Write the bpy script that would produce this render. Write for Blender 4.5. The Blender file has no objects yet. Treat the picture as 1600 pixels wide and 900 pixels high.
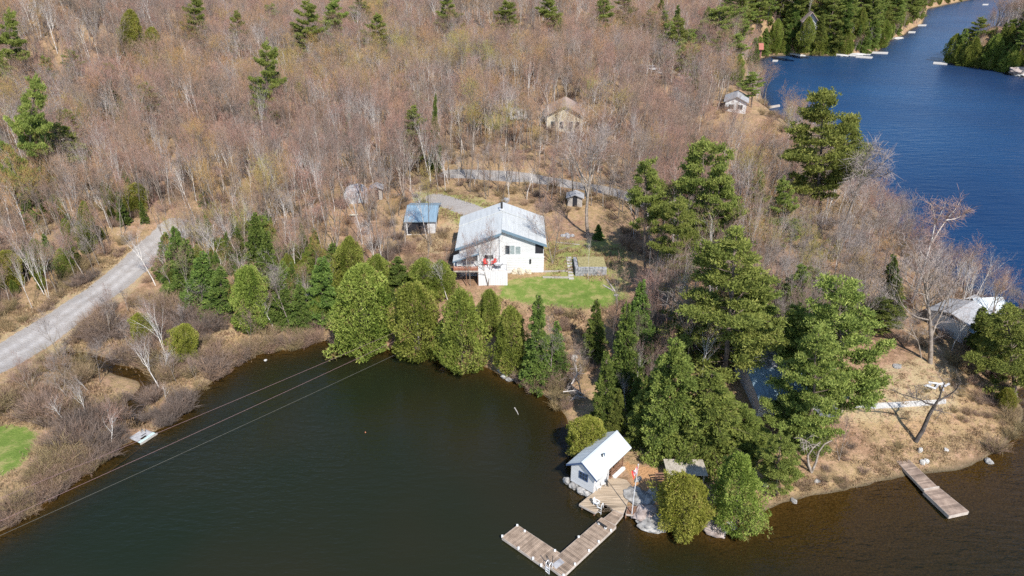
import bpy, math, random
import numpy as np
from mathutils import Matrix, Vector
random.seed(7); rng = np.random.default_rng(11)
R = math.radians
S = bpy.context.scene
COL = S.collection
# ------------------------------------------------------------------ camera
CAM_H, PITCH, FPX = 50.0, 27.0, 1070.0
cam = bpy.data.cameras.new('camera'); cam.sensor_width = 36; cam.lens = 36*FPX/1600
cam.clip_start = .5; cam.clip_end = 20000
co = bpy.data.objects.new('camera', cam); COL.objects.link(co)
co.location = (0, 0, CAM_H); co.rotation_euler = (R(90-PITCH), 0, 0)
S.camera = co
# ------------------------------------------------------------------ sky, sun, exposure
SUN_EL, SUN_AZ = 47.0, 157.0          # azimuth clockwise from +Y (the view direction)
w = bpy.data.worlds.new('World'); S.world = w; w.use_nodes = True
nt = w.node_tree; bg = nt.nodes['Background']
sk = nt.nodes.new('ShaderNodeTexSky'); sk.sky_type = 'NISHITA'; sk.sun_disc = False
sk.sun_elevation = R(SUN_EL); sk.sun_rotation = R(SUN_AZ); sk.altitude = 300
sk.air_density = 1.0; sk.dust_density = .15; sk.ozone_density = 2.0
nt.links.new(sk.outputs[0], bg.inputs[0]); bg.inputs[1].default_value = .14
sl = bpy.data.lights.new('sun', 'SUN'); sl.energy = 4.6; sl.angle = R(.55); sl.color = (1, .955, .88)
so = bpy.data.objects.new('sun', sl); COL.objects.link(so)
sd = Vector((math.sin(R(SUN_AZ))*math.cos(R(SUN_EL)), math.cos(R(SUN_AZ))*math.cos(R(SUN_EL)), math.sin(R(SUN_EL))))
so.rotation_euler = sd.to_track_quat('Z', 'Y').to_euler(); so.location = (60, -80, 120)
S.view_settings.view_transform = 'Standard'; S.view_settings.look = 'None'
S.view_settings.exposure = .64; S.view_settings.gamma = 1
S.render.engine = 'CYCLES'
S.cycles.max_bounces = 5; S.cycles.diffuse_bounces = 2; S.cycles.glossy_bounces = 2
S.cycles.transmission_bounces = 3; S.cycles.transparent_max_bounces = 8
S.cycles.use_denoising = False
# ------------------------------------------------------------------ pixel <-> world
SP, CP = math.sin(R(PITCH)), math.cos(R(PITCH))
def U(px, py, z=0.0):
    """ground point at height z seen at photo pixel"""
    u, v = (px-800)/FPX, (py-450)/FPX
    drop = SP + v*CP
    t = (CAM_H-z)/drop
    return np.array([u*t, t*(CP-v*SP), z])
def P2(x, y, z):
    k = CAM_H-z
    d = y*CP + k*SP
    return 800+FPX*x/d, 450+FPX*(k*CP-y*SP)/d
def Hat(y, py):
    """height of the point at forward distance y seen at pixel row py"""
    v = (py-450)/FPX
    k = y*(SP+v*CP)/(CP-v*SP)
    return CAM_H-k
# ------------------------------------------------------------------ mesh helpers
def tag(o, label=None, cat=None, group=None, kind=None):
    if label: o['label'] = label
    if cat: o['category'] = cat
    if group: o['group'] = group
    if kind: o['kind'] = kind
    return o
def link(name, me, parent=None, mats=()):
    o = bpy.data.objects.new(name, me); COL.objects.link(o)
    if parent is not None: o.parent = parent
    return o
def tri_mesh(name, V, F, mat, face_attr=None, midx=None, smooth=False):
    V = np.asarray(V, np.float32); F = np.asarray(F, np.int32)
    n = F.shape[1]
    me = bpy.data.meshes.new(name)
    me.vertices.add(len(V)); me.vertices.foreach_set('co', V.ravel())
    me.loops.add(F.size); me.loops.foreach_set('vertex_index', F.ravel())
    me.polygons.add(len(F)); me.polygons.foreach_set('loop_start', np.arange(0, F.size, n, dtype=np.int32))
    if smooth: me.polygons.foreach_set('use_smooth', np.ones(len(F), bool))
    me.update(calc_edges=True)
    for m in (mat if isinstance(mat, (list, tuple)) else [mat]): me.materials.append(m)
    if midx is not None: me.polygons.foreach_set('material_index', np.asarray(midx, np.int32))
    if face_attr is not None:
        a = me.attributes.new('tint', 'FLOAT', 'FACE'); a.data.foreach_set('value', np.asarray(face_attr, np.float32))
    return me
def empty(name, loc, rz=0, label=None, cat=None, group=None):
    o = bpy.data.objects.new(name, None); COL.objects.link(o)
    o.location = tuple(float(c) for c in loc); o.rotation_euler = (0, 0, rz); o.empty_display_size = .3
    return tag(o, label, cat, group)
class MB:
    """collects boxes, prisms and tubes into one mesh"""
    def __init__(s): s.v = []; s.f = []
    def poly(s, pts, faces):
        b = len(s.v); s.v += [tuple(map(float, p)) for p in pts]; s.f += [[b+i for i in f] for f in faces]; return s
    def box(s, x0, y0, z0, x1, y1, z1):
        return s.poly([(x0,y0,z0),(x1,y0,z0),(x1,y1,z0),(x0,y1,z0),(x0,y0,z1),(x1,y0,z1),(x1,y1,z1),(x0,y1,z1)],
                      [(0,3,2,1),(4,5,6,7),(0,1,5,4),(1,2,6,5),(2,3,7,6),(3,0,4,7)])
    def slab(s, pts, t):
        """polygon with thickness t downwards"""
        n = len(pts)
        return s.poly(list(pts)+[(p[0],p[1],p[2]-t) for p in pts],
                      [tuple(range(n)), tuple(range(2*n-1, n-1, -1))]+[(i, i+n, (i+1)%n+n, (i+1)%n) for i in range(n)])
    def tube(s, pts, rad, n=6):
        pts = [Vector(p) for p in pts]; rings = []
        for i, p in enumerate(pts):
            d = (pts[min(i+1, len(pts)-1)]-pts[max(i-1, 0)]).normalized()
            a = d.orthogonal().normalized(); b = d.cross(a)
            r = rad[i] if hasattr(rad, '__len__') else rad
            rings.append([p+(a*math.cos(2*math.pi*k/n)+b*math.sin(2*math.pi*k/n))*r for k in range(n)])
        V = [q for r_ in rings for q in r_]; F = []
        for i in range(len(pts)-1):
            for k in range(n): F.append((i*n+k, i*n+(k+1)%n, (i+1)*n+(k+1)%n, (i+1)*n+k))
        F.append(tuple(range(n-1, -1, -1))); F.append(tuple((len(pts)-1)*n+k for k in range(n)))
        return s.poly(V, F)
    def mesh(s, name, mat):
        me = bpy.data.meshes.new(name); me.from_pydata(s.v, [], s.f); me.materials.append(mat); me.update(); return me
    def build(s, name, mat, parent=None): return link(name, s.mesh(name, mat), parent)
# ------------------------------------------------------------------ materials
def nodes(name):
    m = bpy.data.materials.new(name); m.use_nodes = True
    return m, m.node_tree, m.node_tree.nodes['Principled BSDF']
def N(nt, t, **k):
    n = nt.nodes.new(t)
    for a, b in k.items():
        if isinstance(b, (int, float, str, bool)) and hasattr(n, a): setattr(n, a, b)
        else: n.inputs[a].default_value = b
    return n
def noise(nt, scale, detail=4, vec=None, rough=.6):
    n = nt.nodes.new('ShaderNodeTexNoise'); n.inputs['Scale'].default_value = scale
    n.inputs['Detail'].default_value = detail; n.inputs['Roughness'].default_value = rough
    if vec is None: vec = nt.nodes.new('ShaderNodeNewGeometry').outputs['Position']
    nt.links.new(vec, n.inputs['Vector']); return n.outputs['Fac']
def mixc(nt, fac, a, b, mode='MIX'):
    n = nt.nodes.new('ShaderNodeMix'); n.data_type = 'RGBA'; n.blend_type = mode
    for s, v in ((0, fac), (6, a), (7, b)):
        if hasattr(v, 'links') or isinstance(v, bpy.types.NodeSocket): nt.links.new(v, n.inputs[s])
        elif s == 0: n.inputs[s].default_value = v
        else: n.inputs[s].default_value = (*v, 1)
    return n.outputs[2]
def ramp(nt, fac, stops, interp='LINEAR'):
    n = nt.nodes.new('ShaderNodeValToRGB'); cr = n.color_ramp; cr.interpolation = interp
    while len(cr.elements) < len(stops): cr.elements.new(.5)
    for e, (p, c) in zip(cr.elements, stops): e.position = p; e.color = (*c, 1) if hasattr(c, '__len__') else (c, c, c, 1)
    nt.links.new(fac, n.inputs[0]); return n.outputs[0]
def mth(nt, op, a, b=None, c=None, clamp=False):
    n = nt.nodes.new('ShaderNodeMath'); n.operation = op; n.use_clamp = clamp
    for i, v in enumerate((a, b, c)):
        if v is None: continue
        if isinstance(v, (int, float)): n.inputs[i].default_value = v
        else: nt.links.new(v, n.inputs[i])
    return n.outputs[0]
def attr(nt, name, typ='GEOMETRY'):
    n = nt.nodes.new('ShaderNodeAttribute'); n.attribute_name = name; n.attribute_type = typ; return n
def smat(name, c, rough=.7, var=.18, scale=2.0, metal=0, bump=0, c2=None, stretch=None, spec=.3, island=0):
    m, nt, b = nodes(name)
    vec = None
    if stretch:
        mp = nt.nodes.new('ShaderNodeMapping'); mp.inputs['Scale'].default_value = stretch
        tc = nt.nodes.new('ShaderNodeTexCoord'); nt.links.new(tc.outputs['Object'], mp.inputs[0]); vec = mp.outputs[0]
    f = noise(nt, scale, 6, vec)
    a = tuple(x*(1-var) for x in c); d = c2 or tuple(min(1, x*(1+var)) for x in c)
    base = ramp(nt, f, [(.33, a), (.67, d)])
    if island: base = mixc(nt, 1.0, base, ramp(nt, nt.nodes.new('ShaderNodeNewGeometry').outputs['Random Per Island'], [(0, 1-island), (.5, 1), (1, 1+island*.6)]), 'MULTIPLY')
    nt.links.new(base, b.inputs['Base Color'])
    b.inputs['Roughness'].default_value = rough; b.inputs['Metallic'].default_value = metal
    b.inputs['Specular IOR Level'].default_value = spec
    if bump:
        bp = nt.nodes.new('ShaderNodeBump'); bp.inputs['Strength'].default_value = bump; bp.inputs['Distance'].default_value = .05
        nt.links.new(noise(nt, scale*4, 4, vec), bp.inputs['Height']); nt.links.new(bp.outputs[0], b.inputs['Normal'])
    return m
# ------------------------------------------------------------------ shore polygons (water level z = 0)
SHORE = [(-700,1250),(-200,930),(-60,862),(0,832),(50,800),(95,770),(130,745),(165,720),(180,703),(205,692),(238,676),(262,665),(288,645),(298,615),
 (345,590),(383,562),(420,550),(470,545),(500,532),(535,538),(560,546),(600,548),(628,540),(645,553),(682,556),(698,572),(735,576),(757,572),
 (790,592),(830,605),(868,632),(884,652),(888,675),(893,700),(896,725),(899,748),(914,768),(935,768),(950,775),(975,796),(990,806),(1003,826),(1018,833),(1034,833),
 (1044,815),(1068,822),(1094,826),(1112,836),(1132,836),(1147,822),(1185,816),(1196,796),(1230,782),(1262,775),(1330,762),(1400,745),(1442,738),
 (1500,733),(1538,716),(1572,692),(1590,672),(1598,645),(1588,610),(1640,590),(1720,560),(1680,520),(1600,500),(1560,478),(1520,462),(1470,425),
 (1410,372),(1360,318),(1300,262),(1240,212),(1205,192),(1197,170),(1186,140),(1180,110),(1186,92),(1205,87),(1240,86),(1300,87),(1340,87),(1372,80),
 (1384,66),(1395,61),(1412,55),(1422,46),(1440,38),(1446,24),(1449,14)]
ISLE = [(1476,96),(1490,101),(1520,105),(1560,109),(1580,116),(1600,120),(1680,132),(1900,150)]
main_poly = [U(*p)[:2] for p in SHORE]
main_poly += [np.array((560, 830)), np.array((900, 860)), np.array((1600, 1400)), np.array((1600, 5000)), np.array((-3000, 5000)), np.array((-3000, -200)), np.array((-300,-100))]
isle_poly = [U(*p)[:2] for p in ISLE] + [np.array((900, 260)), np.array((1500, 400)), np.array((1500, 900)), np.array((620, 800)), np.array((500, 690)), np.array((370, 500)), np.array((300, 420))]
def polydist(pts, poly):
    pts = np.asarray(pts, np.float64); D = np.full(len(pts), 1e18); inside = np.zeros(len(pts), bool)
    n = len(poly)
    for i in range(n):
        a, b = poly[i], poly[(i+1) % n]; ab = b-a
        t = np.clip(((pts-a)@ab)/(ab@ab+1e-12), 0, 1)
        d = ((pts-a-t[:, None]*ab)**2).sum(1); D = np.minimum(D, d)
        c = ((a[1] > pts[:, 1]) != (b[1] > pts[:, 1]))
        with np.errstate(divide='ignore', invalid='ignore'):
            xi = (b[0]-a[0])*(pts[:, 1]-a[1])/(b[1]-a[1]+1e-18)+a[0]
        inside ^= c & (pts[:, 0] < xi)
    D = np.sqrt(D); return np.where(inside, D, -D)
def linedist(pts, line):
    D = np.full(len(pts), 1e18)
    for a, b in zip(line[:-1], line[1:]):
        a = np.asarray(a, float); b = np.asarray(b, float); ab = b-a
        t = np.clip(((pts-a)@ab)/(ab@ab+1e-12), 0, 1)
        D = np.minimum(D, ((pts-a-t[:, None]*ab)**2).sum(1))
    return np.sqrt(D)
def ss(x, a, b):
    t = np.clip((x-a)/(b-a), 0, 1); return t*t*(3-2*t)
# value noise on the plane
_perm = rng.random((256, 256))
def vnoise(x, y, s):
    x = np.asarray(x)/s+1000; y = np.asarray(y)/s+1000
    xi = np.floor(x).astype(int); yi = np.floor(y).astype(int); fx = x-xi; fy = y-yi
    fx = fx*fx*(3-2*fx); fy = fy*fy*(3-2*fy); g = lambda a, b: _perm[a % 256, b % 256]
    return (g(xi, yi)*(1-fx)+g(xi+1, yi)*fx)*(1-fy)+(g(xi, yi+1)*(1-fx)+g(xi+1, yi+1)*fx)*fy
# plateau heights (x, y, z)
PL = np.array([(-2,97,6.1),(-2,91,5.2),(3,84,4.9),(10,84,4.8),(14,80,4.2),(8,100,6.4),(16,98,6.0),(-14,95,5.2),(-22,90,4),(-34,84,2.2),(-60,62,.8),(-48,72,.9),
 (-70,50,.9),(-75,72,1.4),(-62,88,1.6),(-52,108,2.6),(-95,90,3),(-66,125,6),(-110,140,10),(-60,160,11),(-30,125,8),(0,120,8),(0,140,9.5),(25,118,8),(40,130,7),
 (30,96,6),(28,85,5.5),(24,72,4.5),(36,74,4.5),(36,62,3.2),(48,66,3.2),(58,66,2.6),(60,78,3.2),(12,62,1.4),(16,57,1.3),(70,100,4),(60,110,5),(50,100,5.5),
 (0,190,16),(-60,210,21),(-130,220,26),(-220,260,34),(-120,300,38),(0,260,24),(60,180,9),(90,150,5),(100,230,10),(0,330,35),(-100,380,50),(-250,400,62),
 (100,300,18),(70,350,27),(150,350,12),(200,420,14),(120,430,28),(0,420,50),(150,550,35),(250,520,16),(-150,560,80),(100,800,70),(-400,800,120),(300,700,22),(500,900,50),
 (380,420,12),(420,380,12),(500,500,22),(320,470,9),(1000,2000,90),(-1500,1500,150),(0,3000,150)], float)
def plateau(x, y):
    num = np.zeros_like(x); den = np.zeros_like(x)
    for a, b, z in PL:
        d2 = (x-a)**2+(y-b)**2+6.0
        w_ = d2**-1.75; num += w_*z; den += w_
    return num/den
def height_raw(x, y):
    p = np.stack([x, y], 1); d = np.maximum(polydist(p, main_poly), polydist(p, isle_poly))
    global CH; CH = [U(*q)[:2] for q in ((95,556),(140,566),(180,578),(225,588),(236,598),(222,622),(206,640),(214,660))]
    d = np.minimum(d, np.where((d > 0) & (x < 0) & (y < 90), linedist(p, CH)-.55-1.3*vnoise(x, y, 2.6), 1e9))
    pl = plateau(x, y)
    rise = ss(d, 0, 1.6)*.38 + ss(d, 0, 13)*(pl-.38)*(d > 0)
    far = ss(y, 110, 200)
    bump = (vnoise(x, y, 9)-.5)*(.5+2.2*far)+(vnoise(x, y, 3)-.5)*.25+(vnoise(x, y, 40)-.5)*6*far
    near_bld = np.exp(-(((x-2)/14)**2+((y-92)/10)**2)**2)
    rise = rise+bump*ss(d, 1, 8)*(1-near_bld)
    # shallow shelf off the right-hand bank, steeper elsewhere
    shelf = ss(x, 12, 30)*ss(-y, -75, -62)
    slope = .38*(1-shelf)+.045*shelf
    bed = -np.minimum(-d*slope+.03, 6.0)
    return np.where(d > 0, rise+.02, bed), d
GX0, GX1, GY0, GY1, GS = -320, 620, 20, 900, 1.0
gx = np.arange(GX0, GX1+GS, GS); gy = np.arange(GY0, GY1+GS, GS)
mx, my = np.meshgrid(gx, gy)
_h, _d = height_raw(mx.ravel(), my.ravel())
HG = _h.reshape(mx.shape); DG = _d.reshape(mx.shape)
def bil(G, x, y):
    x = np.asarray(x, float); y = np.asarray(y, float)
    fx = np.clip((x-GX0)/GS, 0, len(gx)-1.001); fy = np.clip((y-GY0)/GS, 0, len(gy)-1.001)
    i = fx.astype(int); j = fy.astype(int); fx = fx-i; fy = fy-j
    return (G[j, i]*(1-fx)+G[j, i+1]*fx)*(1-fy)+(G[j+1, i]*(1-fx)+G[j+1, i+1]*fx)*fy
def hgt(x, y): return bil(HG, x, y)
def G(px, py, zmin=0.0):
    """where the ray through a photo pixel meets the ground"""
    z = 0.0
    for _ in range(60):
        p = U(px, py, z); zn = max(zmin, float(hgt(p[0], p[1]))); z += (zn-z)*.4
    p = U(px, py, z); p[2] = z; return p
def GV(px, py):
    z = np.zeros(len(px)); px = np.asarray(px, float); py = np.asarray(py, float)
    for _ in range(60):
        u, v = (px-800)/FPX, (py-450)/FPX; t = (CAM_H-z)/(SP+v*CP)
        x, y = u*t, t*(CP-v*SP); z = z+(np.maximum(0, hgt(x, y))-z)*.4
    return x, y, z
def gpoly(pts): return [G(*p)[:2] for p in pts]
# ------------------------------------------------------------------ land cover zones
ROAD = gpoly([(-260,690),(-60,590),(0,562),(60,525),(120,482),(170,448),(215,410),(246,383),(274,360)])
DRIVE = gpoly([(800,352),(770,343),(740,331),(700,316),(680,309)])
ROAD2 = gpoly([(700,272),(760,274),(820,278),(880,286),(930,294),(975,304),(1010,318)])
ROAD3 = gpoly([(960,112),(1010,108),(1040,112),(1080,124)])
LAWN = gpoly([(782,452),(800,436),(850,432),(900,434),(950,438),(972,452),(975,468),(950,480),(900,483),(850,477),(800,470),(780,464)])
LAWN2 = gpoly([(-90,668),(0,664),(40,667),(57,680),(52,705),(30,728),(0,745),(-90,790)])
YARD = gpoly([(850,380),(880,372),(905,375),(950,372),(985,390),(985,440),(975,470),(950,440),(850,436)])
DRYG = [gpoly(p) for p in ([(1375,575),(1440,560),(1500,580),(1490,640),(1380,660),(1320,660),(1300,635)],
 [(200,520),(300,480),(370,520),(300,560),(330,600),(200,560)],[(640,262),(700,300),(780,320),(850,345),(700,360),(690,400),(640,380),(700,345),(650,300)],
 [(0,600),(120,500),(220,420),(250,390),(250,410),(190,470),(90,560),(0,620)],
 [(0,520),(120,450),(200,395),(260,350),(280,345),(200,410),(120,470),(0,545)])]
NEEDLE = gpoly([(985,725),(1040,735),(1035,800),(1010,790),(990,760),(975,720)])
print('terrain grid ready')
# terrain sheet
nu = 430
u_ = np.linspace(-1, 1, nu); u_ = .62*u_+.38*u_**3
rows = np.concatenate([np.arange(-60, 40, 4), np.arange(40, 165, .45), 165+np.cumsum(.5*1.025**np.arange(215))])
X = u_[None, :]*(95+1.12*np.maximum(rows, 0))[:, None]*1.0; Y = np.repeat(rows[:, None], nu, 1)
xr, yr = X.ravel(), Y.ravel()
inside = (xr > GX0) & (xr < GX1-1) & (yr > GY0) & (yr < GY1-1)
Z = np.empty(len(xr)); D_ = np.empty(len(xr))
Z[inside] = hgt(xr[inside], yr[inside]); D_[inside] = bil(DG, xr[inside], yr[inside])
Z[~inside], D_[~inside] = height_raw(xr[~inside], yr[~inside])
def grid_faces(nr, nc):
    i = np.arange(nr-1)[:, None]*nc+np.arange(nc-1)[None, :]
    return np.stack([i, i+1, i+nc+1, i+nc], -1).reshape(-1, 4)
pts = np.stack([xr, yr], 1)
def mask(poly, soft): return ss(polydist(pts, poly), -soft, soft)
dR = linedist(pts, ROAD); dD = linedist(pts, DRIVE); dR2 = linedist(pts, ROAD2); dR3 = linedist(pts, ROAD3)
gravel = np.maximum.reduce([1-ss(dR, 2.5, 3.4), (1-ss(dD, 1.5, 2.3))*.95, 1-ss(dR2, 1.4, 2.4), 1-ss(dR3, 2, 3.5)])
rut = np.exp(-((dR-.95)/.42)**2)
lawn = np.maximum(mask(LAWN, 1.6), mask(LAWN2, 1.0)); yard = mask(YARD, 2.5)*.72
dry = np.maximum.reduce([mask(p, 2.0) for p in DRYG]); dry = np.maximum(dry, .8*(1-ss(dD, 2, 5))); yard = np.maximum(yard, .62*(1-ss(dD, 3, 6)))
needle = mask(NEEDLE, .8)
terr = tri_mesh('ground', np.stack([xr, yr, Z], 1), grid_faces(len(rows), nu), bpy.data.materials.new('tmp'), smooth=True)
for nm, a in (('gravel', gravel), ('rut', rut), ('lawn', lawn), ('yard', yard), ('dry', dry), ('needle', needle), ('shore', D_)):
    at = terr.attributes.new(nm, 'FLOAT', 'POINT'); at.data.foreach_set('value', a.astype(np.float32))
m, nt, b = nodes('ground_cover')
n1 = noise(nt, .09, 5); n2 = noise(nt, .7, 5); n3 = noise(nt, 5, 5); n4 = noise(nt, 22, 3)
lit = ramp(nt, n2, [(.3, (.18,.105,.065)), (.5, (.29,.175,.105)), (.7, (.39,.25,.155))])
lit = mixc(nt, ramp(nt, n1, [(.42, 0), (.62, 1)]), lit, ramp(nt, n2, [(.3, (.25,.20,.09)), (.7, (.42,.33,.16))]))
lit = mixc(nt, ramp(nt, n1, [(.5, 0), (.66, .6)]), lit, (.42,.24,.14))
lit = mixc(nt, ramp(nt, n3, [(.5, 0), (.72, .75)]), lit, (.10,.065,.04))
lit = mixc(nt, ramp(nt, n4, [(.58, 0), (.72, .6)]), lit, (.55,.42,.30))
def edge(name, k=.5):
    a = attr(nt, name).outputs['Fac']
    f = mth(nt, 'ADD', a, mth(nt, 'MULTIPLY', mth(nt, 'SUBTRACT', mth(nt, 'ADD', mth(nt, 'MULTIPLY', n3, .5), mth(nt, 'MULTIPLY', n2, .5)), .5), k*3))
    return ramp(nt, f, [(.38, 0), (.62, 1)])
c = mixc(nt, edge('dry'), lit, ramp(nt, n3, [(.3, (.26,.185,.10)), (.5, (.40,.30,.175)), (.75, (.36,.31,.16))]))
c = mixc(nt, ramp(nt, noise(nt, 1.4, 5), [(.5, 0), (.6, .55)]), c, (.40,.245,.165))
c = mixc(nt, ramp(nt, noise(nt, 2.6, 4), [(.56, 0), (.66, .6)]), c, (.14,.10,.06))
c = mixc(nt, edge('needle'), c, ramp(nt, n3, [(.3, (.36,.19,.09)), (.7, (.52,.30,.15))]))
c = mixc(nt, edge('yard', .9), c, ramp(nt, n3, [(.3, (.15,.19,.045)), (.6, (.27,.27,.09)), (.8, (.36,.29,.14))]))
lw = mth(nt, 'ADD', mth(nt, 'MULTIPLY', n2, .6), mth(nt, 'MULTIPLY', noise(nt, .35, 4), .4))
c = mixc(nt, edge('lawn', .75), c, ramp(nt, lw, [(.3, (.10,.16,.028)), (.5, (.155,.21,.045)), (.64, (.29,.265,.10))]))
grv = ramp(nt, n3, [(.3, (.29,.265,.245)), (.7, (.34,.315,.295))])
grv = mixc(nt, mth(nt, 'MULTIPLY', attr(nt, 'rut').outputs['Fac'], .85), grv, (.45,.425,.405))
grv = mixc(nt, ramp(nt, n2, [(.5, 0), (.65, .4)]), grv, (.24,.205,.175))
grv = mixc(nt, ramp(nt, n4, [(.55, 0), (.7, .3)]), grv, (.22,.20,.19))
c = mixc(nt, edge('gravel', .25), c, grv)
sh = attr(nt, 'shore').outputs['Fac']
wet = ramp(nt, mth(nt, 'ADD', mth(nt, 'MULTIPLY', sh, .5), .5), [(.45, 1), (.86, 0)])
c = mixc(nt, wet, c, ramp(nt, n3, [(.3, (.06,.048,.028)), (.5, (.115,.088,.052)), (.75, (.185,.15,.095))]))
nt.links.new(c, b.inputs['Base Color']); b.inputs['Roughness'].default_value = .95; b.inputs['Specular IOR Level'].default_value = .1
bp = nt.nodes.new('ShaderNodeBump'); bp.inputs['Strength'].default_value = .9; bp.inputs['Distance'].default_value = .18
nt.links.new(mth(nt, 'ADD', mth(nt, 'MULTIPLY', n3, 1.0), mth(nt, 'MULTIPLY', n4, .35)), bp.inputs['Height']); nt.links.new(bp.outputs[0], b.inputs['Normal'])
terr.materials.clear(); terr.materials.append(m)
tag(link('ground', terr), kind='structure')
# water sheet: clear in the shallows, opaque with depth (dissolved tannin), blue out on the open lake
wr = np.concatenate([np.arange(-60, 40, 5), np.arange(40, 130, .8), 130+np.cumsum(.9*1.03**np.arange(170))])
nw = 300; uw = np.linspace(-1, 1, nw)
Xw = (uw[None, :]*(130+1.4*np.maximum(wr, 0))[:, None]).ravel(); Yw = np.repeat(wr[:, None], nw, 1).ravel()
hw, dw = height_raw(Xw, Yw)
F = grid_faces(len(wr), nw); keep = (dw[F].min(1) < 4) | ((Xw[F].max(1) < -25) & (Yw[F].min(1) > 50) & (Yw[F].max(1) < 95)); F = F[keep]
wm = tri_mesh('water', np.stack([Xw, Yw, np.zeros_like(Xw)], 1), F, bpy.data.materials.new('tmp2'), smooth=True)
at = wm.attributes.new('depth', 'FLOAT', 'POINT'); at.data.foreach_set('value', np.maximum(0, -hw).astype(np.float32))
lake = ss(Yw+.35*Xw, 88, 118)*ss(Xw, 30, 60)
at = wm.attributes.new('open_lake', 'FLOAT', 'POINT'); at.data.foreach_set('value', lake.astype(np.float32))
m, nt, b = nodes('lake_water'); nt.nodes.remove(b); out = nt.nodes['Material Output']
L = attr(nt, 'open_lake').outputs['Fac']
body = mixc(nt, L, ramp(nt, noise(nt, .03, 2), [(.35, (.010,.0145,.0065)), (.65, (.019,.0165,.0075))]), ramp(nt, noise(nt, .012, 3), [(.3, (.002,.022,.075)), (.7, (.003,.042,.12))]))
df = nt.nodes.new('ShaderNodeBsdfDiffuse'); nt.links.new(body, df.inputs[0])
tr = nt.nodes.new('ShaderNodeBsdfTransparent'); tr.inputs[0].default_value = (.72,.60,.38,1)
dep = attr(nt, 'depth').outputs['Fac']
al = mth(nt, 'SUBTRACT', 1.0, mth(nt, 'EXPONENT', mth(nt, 'MULTIPLY', dep, -.95)))
mx1 = nt.nodes.new('ShaderNodeMixShader'); nt.links.new(al, mx1.inputs[0]); nt.links.new(tr.outputs[0], mx1.inputs[1]); nt.links.new(df.outputs[0], mx1.inputs[2])
gl = nt.nodes.new('ShaderNodeBsdfGlossy'); gl.inputs['Roughness'].default_value = .07; nt.links.new(mth(nt, 'ADD', .06, mth(nt, 'MULTIPLY', L, .24)), gl.inputs['Roughness'])
fr = nt.nodes.new('ShaderNodeFresnel'); fr.inputs[0].default_value = 1.333
geo = nt.nodes.new('ShaderNodeNewGeometry')
def wnoise(sx, sy, sc, det=3, rz=0):
    mp = nt.nodes.new('ShaderNodeMapping'); mp.inputs['Scale'].default_value = (sx, sy, 1); mp.inputs['Rotation'].default_value = (0, 0, rz)
    nt.links.new(geo.outputs['Position'], mp.inputs[0]); return noise(nt, sc, det, mp.outputs[0])
hb = mth(nt, 'ADD', mth(nt, 'MULTIPLY', wnoise(.5, 1.3, 1.1, 3, R(20)), .17), mth(nt, 'MULTIPLY', wnoise(.35, 1, 3.2, 2, R(-12)), .04))
hl = mth(nt, 'ADD', mth(nt, 'MULTIPLY', wnoise(.35, 1.2, .45, 4, R(-14)), .42), mth(nt, 'MULTIPLY', wnoise(.5, 1, 1.7, 3, R(15)), .08))
calm = ramp(nt, wnoise(.6, 1, .045, 3, R(10)), [(.38, .12), (.62, 1)])
hmix = nt.nodes.new('ShaderNodeMix'); nt.links.new(L, hmix.inputs[0]); nt.links.new(mth(nt, 'MULTIPLY', hb, calm), hmix.inputs[2]); nt.links.new(mth(nt, 'MULTIPLY', hl, ramp(nt, wnoise(.5, 1, .02, 3, R(25)), [(.35, .45), (.65, 1.15)])), hmix.inputs[3])
bp = nt.nodes.new('ShaderNodeBump'); bp.inputs['Strength'].default_value = 1; bp.inputs['Distance'].default_value = 1
nt.links.new(hmix.outputs[0], bp.inputs['Height'])
nt.links.new(bp.outputs[0], gl.inputs['Normal']); nt.links.new(bp.outputs[0], fr.inputs['Normal'])
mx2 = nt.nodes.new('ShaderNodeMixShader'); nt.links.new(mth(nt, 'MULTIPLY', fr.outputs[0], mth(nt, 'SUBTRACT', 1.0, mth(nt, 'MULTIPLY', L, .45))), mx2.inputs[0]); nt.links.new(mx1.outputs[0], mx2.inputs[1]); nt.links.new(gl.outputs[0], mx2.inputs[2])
nt.links.new(mx2.outputs[0], out.inputs[0])
wm.materials.clear(); wm.materials.append(m)
tag(link('water', wm), kind='structure')
print('terrain done', len(F))
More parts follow.
